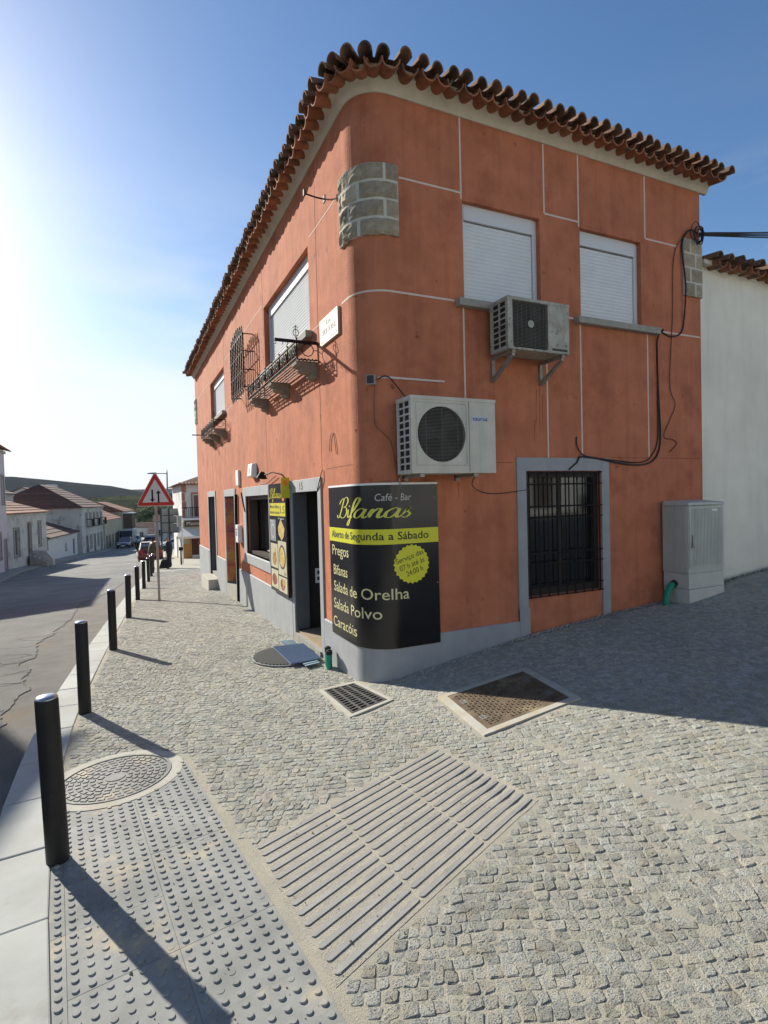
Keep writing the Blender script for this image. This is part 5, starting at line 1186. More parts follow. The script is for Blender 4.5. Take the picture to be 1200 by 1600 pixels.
mat('tyre', (.015,.015,.015,1), None, rough=.9); mat('rim', (.30,.30,.31,1), None, rough=.35, metal=.8); mat('tail_light', (.40,.02,.015,1), None, rough=.3); mat('head_light', (.70,.70,.68,1), None, rough=.15)
mat('plate_white', (.72,.72,.70,1), None, rough=.5)
mat('leaf_dark', (.035,.055,.020,1), (.020,.034,.014,1), 3, .8, isl=.4, spec=.1); mat('leaf_mid', (.060,.090,.030,1), (.035,.060,.020,1), 3, .8, isl=.4, spec=.1); mat('leaf_light', (.11,.15,.04,1), (.075,.11,.03,1), 3, .8, isl=.35, spec=.1)
mat('bark', (.10,.075,.05,1), (.07,.05,.035,1), 6, .95)
mat('hill_far', (.022,.028,.026,1), (.014,.019,.019,1), .012, .95, c3=(.034,.036,.028,1), s3=.006, f3=(.55,.68), spec=0)
mat('hill_mid', (.050,.055,.034,1), (.030,.036,.023,1), .06, .95, c3=(.085,.095,.042,1), s3=.035, f3=(.52,.60), spec=0)
mat('lamp_grey', (.22,.24,.25,1), None, rough=.5, metal=.5); mat('sign_back', (.30,.33,.29,1), (.26,.29,.26,1), 1, .6); mat('gantry', (.03,.06,.065,1), None, rough=.5)
mat('skin', (.42,.24,.16,1), None, rough=.6); mat('navy', (.014,.015,.022,1), None, rough=.9); mat('jeans', (.025,.03,.055,1), None, rough=.9); mat('olive', (.10,.085,.045,1), (.075,.065,.035,1), 9, .9); mat('hair_grey', (.20,.17,.14,1), None, rough=.9); mat('hair_dark', (.03,.022,.016,1), None, rough=.9); mat('tan', (.30,.23,.14,1), None, rough=.9)

hm = bpy.data.materials.new('haze_air'); hm.use_nodes = True; hm.node_tree.nodes.remove(hm.node_tree.nodes['Principled BSDF']); pv = hm.node_tree.nodes.new('ShaderNodeVolumePrincipled'); pv.inputs['Density'].default_value = .00009; pv.inputs['Color'].default_value = (.80, .88, 1, 1); pv.inputs['Anisotropy'].default_value = 0
hm.node_tree.links.new(pv.outputs[0], [n for n in hm.node_tree.nodes if n.type == 'OUTPUT_MATERIAL'][0].inputs['Volume']); M['haze_air'] = hm
# ------------------------------------------------------------------ far pavement, land and hills
OPK = [(-10,-6.2),(13,-7.0),(26.5,-7.8),(35.5,-8.3),(43,-8.1),(50,-7.3),(57,-6.4),(75,-4.0),(94,-1.6),(150,6)]
OPF = [(-10,-8.0),(13.7,-9.0),(38,-9.45),(50,-8.35),(63,-6.85),(75.5,-4.95),(94,-2.5),(150,5)]
sheet('opposite_pavement', frange(-9, 150, 3), lambda y: [ip(OPF, y)-1.5, ip(OPF, y)-.5, ip(OPK, y), ip(OPK, y)+.02], lambda x, y: ip(ZK, y)-.115+(.13 if x < ip(OPK, y)+.01 else -.05)+(.12 if x < ip(OPF, y)+.05 else 0), 'far_pave')
sheet('ground', [-400, -60, -9.5, 30, 60, 100, 140, 200, 300, 500, 900, 1600, 3000], lambda y: [-3000, -900, -300, -100, -40, -12, 14, 40, 100, 300, 900, 3000], lambda x, y: (ip(ZK, max(y, -20)) if y < 145 else -5.5)-.75-(.0 if y < 145 else min(20, (y-145)*.04)), 'earth')
mb = MB(); sheet('cross_street', frange(44, 110, 3), lambda y: [-2.5+(y-44)*.10, 2+(y-44)*.12, 16+(y-44)*.1], lambda x, y: ip(ZK, y)-.085, 'asphalt')
def hill(name, D0, prof, mt, depth, base, amp, seed, nd=10):     # prof: (lateral, crest height)
    vs = []; fs = []; xs = frange(prof[0][0], prof[-1][0], (prof[-1][0]-prof[0][0])/90); n = len(xs)
    yv = Vector((math.sin(-.2), math.cos(-.2))); xv = Vector((yv.y, -yv.x))
    for j in range(nd+1):
        t = j/nd
        for x in xs:
            h = base+(ip(prof, x)-base)*math.sin(min(1, t*1.0)*math.pi/2)**1.15
            h += amp*(.3+t)*mnoise.fractal((x*.9/depth*2.2, t*2.2, seed), 1.0, 2.0, 5)*.5
            p = xv*x+yv*(D0+depth*t); vs.append((p.x, p.y, h))
    # back side
    for x in xs: p = xv*x+yv*(D0+depth*1.9); vs.append((p.x, p.y, base-5))
    for j in range(nd+1):
        for i in range(n-1): fs.append((j*n+i, j*n+i+1, (j+1)*n+i+1, (j+1)*n+i))
    mb = MB(); mb.add(vs, fs, 0, True); o = mb.build(name, mt, fixn=False); o['kind'] = 'structure'; return o
hill('hill', 700, [(-2200,80),(-900,62),(-400,50),(-100,54),(0,54),(40,54),(90,49),(133,44),(165,41),(200,37),(225,31),(250,26),(300,23),(340,27),(400,27),(900,40),(2200,60)], 'hill_far', 420, -26, 3.5, 3.3)
hill('hill', 1500, [(-3500,95),(-1400,70),(-900,66),(-300,50),(0,46),(300,52),(900,70),(3500,95)], 'hill_far', 700, -30, 9, 8.1)
hill('hillside', 135, [(-260,-3),(-90,1),(-40,2.5),(0,4.2),(25,5.6),(60,7),(120,9),(300,12)], 'hill_mid', 200, -7.4, 2.2, 5.5, 16)
def tree(x, y, z, h, wd, mt, label, seed, n=420, grp='trees on the hillside below the town'):
    r = random.Random(seed); t = empty('tree', (x, y, z), label, 'tree', grp)
    mb = MB(); mb.tube([(x, y, z-.6), (x+.1*wd, y, z+h*.35), (x, y, z+h*.75)], [h*.035, h*.025, h*.008], 6)
    for k in range(4): a = r.uniform(0, 6.28); mb.tube([(x, y, z+h*(.3+.08*k)), (x+math.cos(a)*wd*.35, y+math.sin(a)*wd*.35, z+h*(.55+.06*k))], [h*.015, h*.005], 5)
    mb.build('trunk', 'bark', t)
    cl = [(Vector((r.gauss(0, wd*.22), r.gauss(0, wd*.22), h*(.62+r.uniform(-.24, .28)))), wd*r.uniform(.14, .26)) for _ in range(14)]
    vs = []; fs = []
    for k in range(n):
        c, rr = cl[r.randrange(14)]; d = Vector((r.gauss(0, 1), r.gauss(0, 1), r.gauss(0, 1))).normalized()*rr*r.uniform(.5, 1.05)
        p = Vector((x, y, z))+c+d; s = wd*r.uniform(.030, .065); u = Vector((r.gauss(0, 1), r.gauss(0, 1), r.gauss(0, 1))).normalized(); v = u.orthogonal().normalized()
        b = len(vs); vs += [p-u*s, p+v*s*.6, p+u*s, p-v*s*.6]; fs.append((b, b+1, b+2, b+3))
    mb = MB(); mb.add(vs, fs); mb.build('crown', mt, t, fixn=False); return t
def place(px, py, D):                 # world point on the line of sight, D metres ahead
    d = fw+cr*((px-600)/F_PX)-cu*((py-800)/F_PX); return CAM+d*D
TL = ['round dark evergreen tree', 'pale green bushy tree', 'mid green spreading tree']
for i, (px, py, D, h, wd, k) in enumerate([(224,836,130,4.2,5,0),(219,848,118,4.6,5,0),(214,848,120,4,4.5,2),(232,812,165,6,9,2),(246,806,190,8,10,0),(228,797,240,9,13,2),(252,795,260,9,13,0),(270,790,250,9,12,2),(277,783,240,8,9,0),(240,819,150,4,7,1),(222,815,170,5,8,1),(236,790,300,10,16,0),(217,800,220,8,11,2),(208,838,135,4,5,2),(262,808,170,7,9,2)]):
    p = place(px, py, D); h *= .5; wd *= .62; tree(p.x, p.y, p.z-.5, h, wd, ['leaf_dark', 'leaf_light', 'leaf_mid'][k], TL[k]+[' growing low beside the road bend', ' halfway up the green hillside', ' high on the green hillside'][0 if D < 135 else (1 if D < 200 else 2)], 50+i)
mb = MB(); r = random.Random(12); vs = []; fs = []
for k in range(5200):
    D = r.uniform(150, 330); px = r.uniform(60, 420); p = place(px, 800, D); 
    t = (D-138)/200; zz = -6.6+11.2*math.sin(min(1, max(0, t))*math.pi/2)**1.15
    if mnoise.noise((p.x*.045, p.y*.045, 2)) < .05: continue
    s = r.uniform(.5, 1.3); q = Vector((p.x, p.y, zz+r.uniform(0, 2.2))); u = Vector((r.gauss(0, 1), r.gauss(0, 1), r.gauss(0, 1))).normalized(); v = u.orthogonal().normalized()
    b = len(vs); vs += [q-u*s, q+v*s*.7, q+u*s, q-v*s*.7]; fs.append((b, b+1, b+2, b+3))
mb.add(vs, fs); tag(mb.build('scrub', 'leaf_mid', fixn=False), 'low green scrub covering the hillside', 'scrub', kind='stuff')

# ------------------------------------------------------------------ houses of the street
def house(p0, p1, zb0, zb1, ze, back, label, wall, roofm, roof, ops, eave=.25, ridge=1.6, hip=.5, courses=7, trim=True):
    # p0 (far from camera, right as seen) ... facade runs p0->p1 in plan; outward normal to the street
    p0, p1 = Vector(p0), Vector(p1); u = (p1-p0); Lh = u.length; u.normalize(); n = Vector((-u.y, u.x)); zb = min(zb0, zb1)-.6
    t = empty('house', ((p0.x+p1.x)/2, (p0.y+p1.y)/2, min(zb0, zb1)), label, 'house')
    f = lambda a, z, o: Vector((p0.x+u.x*a+n.x*o, p0.y+u.y*a+n.y*o, z))
    hs = [(a0, a1, z0, z1) for a0, a1, z0, z1, k in ops]
    mb = MB(); holes(mb, 0, Lh, zb, ze, hs, f)
    for h in hs: reveal(mb, h, f, .18)
    for a in (0, Lh): mb.quad(f(a, zb, 0), f(a, zb, -back), f(a, ze, -back), f(a, ze, 0))
    mb.quad(f(0, zb, -back), f(Lh, zb, -back), f(Lh, ze, -back), f(0, ze, -back)); mb.build('wall', wall, t, fixn=False)
    B = lambda m_, a0, a1, z0, z1, o0, o1: m_.hexa([f(a0, z0, o0), f(a1, z0, o0), f(a1, z0, o1), f(a0, z0, o1), f(a0, z1, o0), f(a1, z1, o0), f(a1, z1, o1), f(a0, z1, o1)])
    for a0, a1, z0, z1, k in ops:
        if k == 'door':
            m2 = MB(); B(m2, a0, a1, z0, z1, -.16, -.12); d_ = m2.build('door', 'wood_old', t); m2 = MB(); B(m2, a1-.15, a1-.1, z0+.95, z0+1.05, -.12, -.08); m2.build('handle', 'galv', d_)
        else:
            m2 = MB(); e = .07
            for q in ((a0, a0+e, z0, z1), (a1-e, a1, z0, z1), (a0+e, a1-e, z0, z0+e), (a0+e, a1-e, z1-e, z1), ((a0+a1)/2-.03, (a0+a1)/2+.03, z0+e, z1-e)): B(m2, *q, -.15, -.09)
            w2 = m2.build('window', 'win_frame', t); m2 = MB(); B(m2, a0+e, a1-e, z0+e, z1-e, -.14, -.13); m2.build('pane', 'win_glass', w2); m2 = MB(); B(m2, a0-.08, a1+.08, z0-.09, z0, -.05, .06); m2.build('sill', 'stone_trim', w2)
        if trim:
            m2 = MB(); e = .13; B(m2, a0-e, a0, z0, z1+e, -.02, .025); B(m2, a1, a1+e, z0, z1+e, -.02, .025); B(m2, a0, a1, z1, z1+e, -.02, .025); m2.build('surround', 'stone_trim', t)
    m2 = MB(); B(m2, -.05, Lh+.05, ze-.16, ze, -.02, .10); m2.build('cornice', 'lime_old', t)
    # tiled roof in overlapping courses; roof='hip','gable','shed'
    rf = None; half = back/2 if roof != 'shed' else back
    rz = ze+ridge; hp = hip if roof == 'hip' else 0
    for side in (0, 1):
        if side == 1 and roof == 'shed': continue
        for c in range(courses):
            t0, t1 = c/courses, (c+1)/courses
            def rp(a_, tt, lift):
                o = (eave-(half+eave)*tt) if side == 0 else (-back-eave+(half+eave)*tt); z = ze+.02+(rz-ze)*tt+lift; a = a_
                return f(a, z, o)
            e0, e1 = hp*half*t0, hp*half*t1
            m2 = MB(); m2.add([rp(-eave+e0, t0, .07), rp(Lh+eave-e0, t0, .07), rp(Lh+eave-e1, t1, .03), rp(-eave+e1, t1, .03), rp(-eave+e0, t0, -.02), rp(Lh+eave-e0, t0, -.02), rp(Lh+eave-e1, t1, -.03), rp(-eave+e1, t1, -.03)], [(0,1,2,3),(7,6,5,4),(0,4,5,1),(1,5,6,2),(2,6,7,3),(3,7,4,0)])
            if rf is None: rf = m2.build('roof', roofm, t); ORG[rf.name] = ORG[t.name]
            else: m2.build('tile_course', roofm, rf)
    if roof == 'hip':
        for a, sg in ((-eave, 1), (Lh+eave, -1)):
            for c in range(courses):
                t0, t1 = c/courses, (c+1)/courses
                q = lambda tt, s, lift: f(a+sg*hp*half*tt, ze+.02+(rz-ze)*tt+lift, (eave-(half+eave)*tt) if s else (-back-eave+(half+eave)*tt))
                m2 = MB(); m2.add([q(t0, 1, .07), q(t0, 0, .07), q(t1, 0, .03), q(t1, 1, .03), q(t0, 1, -.02), q(t0, 0, -.02), q(t1, 0, -.03), q(t1, 1, -.03)], [(0,1,2,3),(7,6,5,4),(0,4,5,1),(1,5,6,2),(2,6,7,3),(3,7,4,0)]); m2.build('tile_course', roofm, rf)
    elif roof == 'gable' or roof == 'shed':
        m2 = MB()
        for a in (0, Lh): m2.add([f(a, ze, 0), f(a, ze, -back), f(a, rz, -half)], [(0, 1, 2)])
        if roof == 'shed': m2.quad(f(0, ze, -back), f(Lh, ze, -back), f(Lh, rz, -back), f(0, rz, -back))
        m2.build('gable', wall, t, fixn=False)
    return t, f, B, rf
# tall house across the road, only its shadow reaches the picture
house((-8.72, 13.8), (-10.6, 2.0), -.7, 0, 7.0, 8, 'tall pink plastered house across the road, opposite the wrapped corner banner', 'pink_white', 'tile_far', 'gable', [(2,3.2,-.6,1.7,'door'),(5,6.2,.4,1.8,'win'),(8,9.2,.4,1.8,'win'),(2,3.2,3.6,5.2,'win'),(5,6.2,3.6,5.2,'win'),(8,9.2,3.6,5.2,'win')], ridge=1.4)
house((1.0, -13.5), (16.0, -13.2), .8, 1.0, 6.6, 8, 'white two-storey house facing the shaded front across the cobbles', 'lime_white', 'tile_far', 'gable', [(2,3.2,1.2,3.2,'door'),(5.5,6.8,1.9,3.2,'win'),(9,10.3,1.9,3.2,'win'),(12.5,13.6,1.3,3.3,'door'),(2,3.2,4.4,5.8,'win'),(5.5,6.8,4.4,5.8,'win'),(9,10.3,4.4,5.8,'win')], ridge=1.5)
t, f, B, rf = house((-9.12, 37.3), (-8.7, 24.0), -2.2, -1.6, 5.55, 7.5, 'tall pinkish house with pale cornice beside the low tiled cottage', 'pink_white', 'tile_far', 'gable', [(.35,1.35,-2.15,-.1,'door'),(2.4,3.6,-1.1,.4,'win'),(5.6,6.8,-1.9,.5,'door'),(9,10.2,-1,.5,'win'),(.5,1.6,2.2,3.9,'win'),(4.6,5.8,2.2,3.9,'win'),(9,10.2,2.2,3.9,'win')], eave=.35, ridge=1.3)
house((-8.38, 50.0), (-9.40, 37.6), -2.5, -2.1, 1.50, 7.5, 'low stained whitewashed cottage with stone steps and brown barrel-tiled roof', 'lime_old', 'tile_far', 'hip', [(1.9,3.0,-1.2,.75,'win'),(5.2,6.25,-1.65,.75,'door'),(8.6,10.0,-1.45,.45,'win')], ridge=1.55, hip=1.0, courses=8)
st = empty('stone_steps', (-8.4, 43.8, -2.3), 'dark stone steps with a sloping side wall before the cottage door', 'steps')
ud = Vector((-1.02, -12.4)).normalized(); nd_ = Vector((ud.y, -ud.x))*-1
nd_ = Vector((.9966, -.082))
for k in range(4):
    c = Vector((-8.87, 44.05))+nd_*(.25+.28*k); mb = MB(); z1_ = -1.66-.17*k; mb.hexa([(c.x-.14, c.y-.75, -3), (c.x+.14, c.y-.75, -3), (c.x+.14, c.y+.75, -3), (c.x-.14, c.y+.75, -3), (c.x-.14, c.y-.75, z1_), (c.x+.14, c.y-.75, z1_), (c.x+.14, c.y+.75, z1_), (c.x-.14, c.y+.75, z1_)]); mb.build('step', 'stone_trim', st)
mb = MB(); c = Vector((-8.8, 45.15)); mb.prism([(c.x, c.y, -3), (c.x+1.4, c.y-.1, -3), (c.x+1.35, c.y-.1, -2.15), (c.x+.9, c.y-.06, -1.5), (c.x, c.y, -1.4)], (.02, .9, 0)); mb.build('side_wall', 'lime_old', st)
house((-6.95, 62.2), (-8.30, 50.3), -3.1, -2.6, -.80, 6.5, 'very low white outbuilding with steep brown tiled roof next to the cottage', 'lime_white', 'tile_dark', 'shed', [(1.2,2.2,-3.0,-1.4,'door'),(5,5.7,-2.3,-1.6,'win')], ridge=2.4, courses=9, trim=False)
D_ = house((-4.90, 76.2), (-6.55, 63.4), -4.0, -3.4, 1.75, 9.5, 'tall grey-white townhouse with dark hipped roof and balconies', 'lime_old', 'tile_dark', 'hip', [(a, a+1.0, -3.9 if k else -3.0, -1.5, 'door' if k else 'win') for k, a in ((1,1),(0,3.2),(1,5.4),(0,7.6),(1,9.8))]+[(a, a+1.0, -.3, 1.1, 'win') for a in (1,3.2,5.4,7.6,9.8)], ridge=2.7, hip=.75, courses=9)
for a in (1.5, 5.9, 9.6):
    t, f, B, rf = D_; m2 = MB(); B(m2, a-.7, a+.7, -.5, -.38, 0, .6); bc = m2.build('balcony', 'stone_trim', t); m2 = MB()
    for k in range(12): m2.tube([f(a-.68+1.36*k/11, -.38, .56), f(a-.68+1.36*k/11, .42, .56)], .02, 4)
    m2.tube([f(a-.7, .42, 0), f(a-.7, .42, .57), f(a+.7, .42, .57), f(a+.7, .42, 0)], .03, 4); m2.build('railing', 'iron', bc)
house((-2.75, 92.5), (-4.75, 76.6), -4.9, -4.1, -.05, 8, 'long cream house with row of tall dark openings down the street', 'lime_cream', 'tile_far', 'gable', [(a, a+1.1, -4.8+.05*(16-a), -2.2, 'door') for a in (1.2,3.8,6.4,9,11.6,14)], ridge=1.7, courses=8)
t, f, B, rf = house((-.9, 103), (-2.65, 93), -5.1, -4.8, .9, 8, 'yellowish corner house with a dark glazed balcony down the street', 'lime_cream', 'tile_far', 'hip', [(1.5,2.8,-5,-2.6,'door'),(5,6.2,-4.6,-2.8,'win'),(1.5,2.8,-1.4,.3,'win'),(5,6.2,-1.4,.3,'win')], ridge=1.6)
m2 = MB(); B(m2, 6.5, 9.6, -1.9, .55, 0, 1.3); gb = m2.build('balcony', 'wood_old', t); m2 = MB(); B(m2, 6.4, 9.7, .55, .7, 0, 1.45); m2.build('balcony_roof', 'white_plain', gb); m2 = MB(); B(m2, 6.4, 9.7, -2.1, -1.9, 0, 1.4); m2.build('balcony_floor', 'white_plain', gb)
t, f, B, rf = house((-9.5, 90), (-11, 78), -4.5, -4, 3.0, 6, 'white house with a chimney behind the long cream house', 'lime_white', 'tile_dark', 'gable', [(2,3.2,.6,2,'win'),(6,7.2,.6,2,'win')], ridge=1.5)
m2 = MB(); B(m2, 1.5, 3.0, 3.2, 5.2, -2.6, -1.4); m2.build('chimney', 'lime_white', t)
house((-12.5, 62), (-14.2, 48), -3, -3, 3.3, 7, 'grey-roofed house rising behind the low cottage', 'lime_old', 'tile_dark', 'gable', [(3,4.2,.8,2.2,'win'),(8,9.2,.8,2.2,'win')], ridge=1.6)
# antenna on that roof
an = empty('roof_antenna', (-13.4, 55, 4.4), 'thin bent aerial mast on the grey roof behind the cottage', 'antenna'); mb = MB(); mb.tube([(-13.5, 52, 3.2), (-13.5, 52, 6.5), (-12.4, 51.6, 6.6)], .035, 5); mb.build('mast', 'galv', an)
for i, (px, py, D, wd, h) in enumerate(((236, 843, 118, 5.6, 2.6), (258, 842, 100, 3.4, 3.2), (246, 850, 112, 3, 2.2))):
    p = place(px, py, D); house((p.x+wd/2, p.y), (p.x-wd/2, p.y+.3), p.z-.5, p.z-.5, p.z+h, 5, ['pale blue-grey shed at the foot of the hillside', 'white gabled cottage behind the direction sign', 'small white lean-to by the road bend'][i], 'lime_white', 'tile_dark', 'gable', [(.5,1.3,p.z+.6,p.z+1.7,'win'),(wd-1.4,wd-.6,p.z+.6,p.z+1.7,'win')], ridge=1.0, courses=4, trim=False)
# ------------------------------------------------------------------ corner restaurant at the end of the pavement
EY = 38.0; EX = 1.62
t = empty('restaurant_building', (4.5, EY, -1.9), 'white corner restaurant with black balcony, awning and brown wooden door', 'building')
fe = lambda x, z, o: Vector((x, EY-o, z))
mb = MB(); holes(mb, EX, 9, -2.6, 3.35, [(2.16,3.3,-1.9,-.2), (2.35,3.25,.95,2.62), (4.6,5.6,.95,2.62)], fe)
for h in ((2.16,3.3,-1.9,-.2), (2.35,3.25,.95,2.62), (4.6,5.6,.95,2.62)): reveal(mb, h, fe, .2)
mb.quad((EX, EY, -2.6), (EX, EY+9, -3), (EX, EY+9, 3.35), (EX, EY, 3.35)); mb.quad((9, EY, -2.6), (9, EY+9, -3), (9, EY+9, 3.35), (9, EY, 3.35)); mb.build('wall', 'lime_white', t, fixn=False)
mb = MB(); bxf(mb, fe, EX-.03, 2.10, -2.3, .55, -.3, .03); bxf(mb, fe, 3.36, 9, -2.3, .55, -.3, .03); bxf(mb, fe, 2.10, 3.36, -.18, .55, -.05, .03); mb.build('ground_floor_front', 'lime_cream', t)
mb = MB(); bxf(mb, fe, EX-.06, 2.09, -2.3, -1.05, -.3, .05); bxf(mb, fe, 3.37, 9, -2.3, -1.05, -.3, .05); mb.build('plinth', 'ochre', t); mb = MB(); bxf(mb, fe, 2.02, 2.17, -2.3, -.14, -.1, .06); bxf(mb, fe, 3.29, 3.44, -2.3, -.14, -.1, .06); mb.build('door_frame', 'ochre', t)
mb = MB(); bxf(mb, fe, 2.17, 2.72, -1.95, -.2, -.18, -.12); d_ = mb.build('door', 'brown_wood', t); mb = MB(); bxf(mb, fe, 2.64, 2.68, -1.1, -.9, -.12, -.07); mb.build('handle', 'galv', d_); mb = MB(); bxf(mb, fe, 2.74, 3.29, -1.95, -.2, -.18, -.12); d_ = mb.build('door', 'brown_wood', t); mb = MB(); bxf(mb, fe, 2.9, 3.02, -.55, -.42, -.12, -.115); mb.build('notice', 'white_plain', d_)
for a, b in ((2.35, 3.25), (4.6, 5.6)):
    mb = MB()
    for q in ((a, a+.09, .95, 2.62), (b-.09, b, .95, 2.62), (a+.09, b-.09, 2.53, 2.62), ((a+b)/2-.04, (a+b)/2+.04, .95, 2.53)): bxf(mb, fe, *q, -.18, -.1)
    w2 = mb.build('window', 'white_frame', t); mb = MB(); bxf(mb, fe, a+.09, b-.09, .95, 2.53, -.16, -.15); mb.build('pane', 'win_glass', w2); mb = MB(); bxf(mb, fe, a-.12, a, .95, 2.74, -.02, .04); bxf(mb, fe, b, b+.12, .95, 2.74, -.02, .04); bxf(mb, fe, a, b, 2.62, 2.74, -.02, .04); mb.build('surround', 'brick_pink', w2)
mb = MB(); bxf(mb, fe, EX-.1, 7.5, .72, .84, 0, .75); bc = mb.build('balcony', 'white_plain', t); mb = MB()
for k in range(44): x = EX-.05+k*.135; mb.tube([fe(x, .84, .70), fe(x, 1.22, .64+.10*(k % 2)), fe(x, 1.62, .70)], .018, 4)
mb.tube([fe(EX-.08, 1.62, 0), fe(EX-.08, 1.62, .7), fe(7.4, 1.62, .7)], .03, 5); mb.build('railing', 'iron', bc)
mb = MB(); bxf(mb, fe, 1.72, 5.6, .22, .66, .03, .12); sg = mb.build('sign_board', 'vinyl_black', t)
vs, fs = text2d('Monte Regi', 1.75, .38); lettering('lettering', 'white_plain', sg, vs, fs, lambda x, y: fe(1.86+x, .33+y, .125))
mb = MB(); mb.add([fe(1.0, -.42, 1.5), fe(4.2, -.42, 1.5), fe(4.2, .12, .05), fe(1.6, .12, .05), fe(1.0, -.46, 1.5), fe(4.2, -.46, 1.5), fe(4.2, .08, .05), fe(1.6, .08, .05)], [(0,1,2,3),(7,6,5,4),(0,4,5,1),(1,5,6,2),(2,6,7,3),(3,7,4,0)]); aw = mb.build('awning', 'awning', t); mb = MB(); bxf(mb, fe, 1.0, 4.2, -.58, -.42, 1.49, 1.52); mb.build('valance', 'awning', aw)
mb = MB(); mb.tube([fe(1.05, -1.9, 1.5), fe(1.05, -.42, 1.5)], .03, 5); mb.build('awning_post', 'galv', aw)
for k in range(8):
    mb = MB(); z = -1.6+k*.62; mb.box((EX-.04, EY-.03 if k % 2 else EY-.04, z), (EX+(.28 if k % 2 else .18), EY+.25, z+.58)); 
    if z > .6: mb.build('quoin', 'brick_pink', t)
mb = MB(); e = .45; zz = 3.35
vs = [(EX-e, EY-e, zz), (9.3, EY-e, zz), (9.3, EY+9.4, zz), (EX-e, EY+9.4, zz), (5.3, EY+4, zz+1.5), (5.3, EY+5, zz+1.5)]; mb.add(vs, [(0,1,4),(1,2,5,4),(2,3,5),(3,0,4,5),(3,2,1,0)]); rf = mb.build('roof', 'tile_far', t)
put_tiles([((EX-e+.25+.12*i, EY), (0, -1, 0), i % 2 == 0) for i in range(0, 30)], rf, .62, 3.46, 9)
# ------------------------------------------------------------------ street furniture beyond
lx, ly = 1.0, 44.1; lz = ip(ZK, ly); t = empty('street_lamp', (lx, ly, lz), 'tall grey lamp post with a long arm behind the triangular sign', 'street lamp')
mb = MB(); mb.tube([(lx, ly, lz-.2), (lx, ly, 1.5), (lx+.04, ly, 4.6)], [.085, .07, .05], 8); mb.build('post', 'lamp_grey', t); mb = MB(); mb.tube([(lx+.04, ly, 4.45), (lx-1.0, ly+.1, 4.48)], .035, 6); mb.build('arm', 'lamp_grey', t); mb = MB(); mb.hexa([(lx-1.5, ly, 4.44), (lx-.75, ly, 4.40), (lx-.75, ly+.22, 4.40), (lx-1.5, ly+.22, 4.44), (lx-1.4, ly+.03, 4.52), (lx-.8, ly+.03, 4.56), (lx-.8, ly+.2, 4.56), (lx-1.4, ly+.2, 4.52)]); mb.build('lamp_head', 'lamp_grey', t); mb = MB(); mb.tube([(lx+.04, ly, 4.6), (lx+.04, ly, 4.75)], .03, 5); mb.build('cap', 'lamp_grey', t)
gx_, gy_ = .35, 42.2; gz = ip(ZK, gy_); t = empty('direction_sign', (1.0, gy_, gz), 'grey-green direction sign of stacked panels, seen from behind', 'road sign')
for x in (.35, .95): mb = MB(); mb.tube([(x, gy_, gz-.2), (x, gy_, 1.6)], .06, 6); mb.build('post', 'gantry', t)
for k, (z0, z1) in enumerate(((1.02, 1.56), (.42, .96), (-.35, .36))): mb = MB(); mb.box((.33, gy_+.05, z0), (1.72, gy_+.09, z1)); mb.build('panel', 'sign_back', t); mb = MB(); mb.box((.30, gy_-.02, z0-.04), (1.74, gy_+.05, z0+.03)); mb.build('bracket', 'gantry', t)
px_, py_ = .92, 30.9; pz = zg(px_, py_); t = empty('sign_frame', (px_, py_, pz), 'pale frame-shaped sign on a post before the restaurant', 'sign'); mb = MB(); mb.tube([(px_, py_, pz-.1), (px_, py_, 1.12)], .04, 6); mb.build('post', 'white_plain', t); mb = MB(); mb.box((px_-.26, py_-.02, .55), (px_+.02, py_+.02, 1.16)); mb.build('panel', 'sign_back', t); mb = MB(); mb.tube([(px_-.26, py_, .52), (px_-.26, py_, 1.17), (px_+.02, py_, 1.17)], .03, 5); mb.build('rim', 'white_plain', t)
px_, py_ = .70, 29.6; pz = zg(px_, py_); t = empty('rack_stand', (px_, py_, pz), 'dark upright post with small arms beside the pale frame sign', 'stand'); mb = MB(); mb.tube([(px_, py_, pz-.1), (px_, py_, pz+1.05)], .045, 6); mb.build('post', 'iron', t); mb = MB(); mb.obox((px_, py_, pz+.95), (.12, 0, 0), (0, .04, 0), (0, 0, .10)); mb.build('head', 'iron', t)
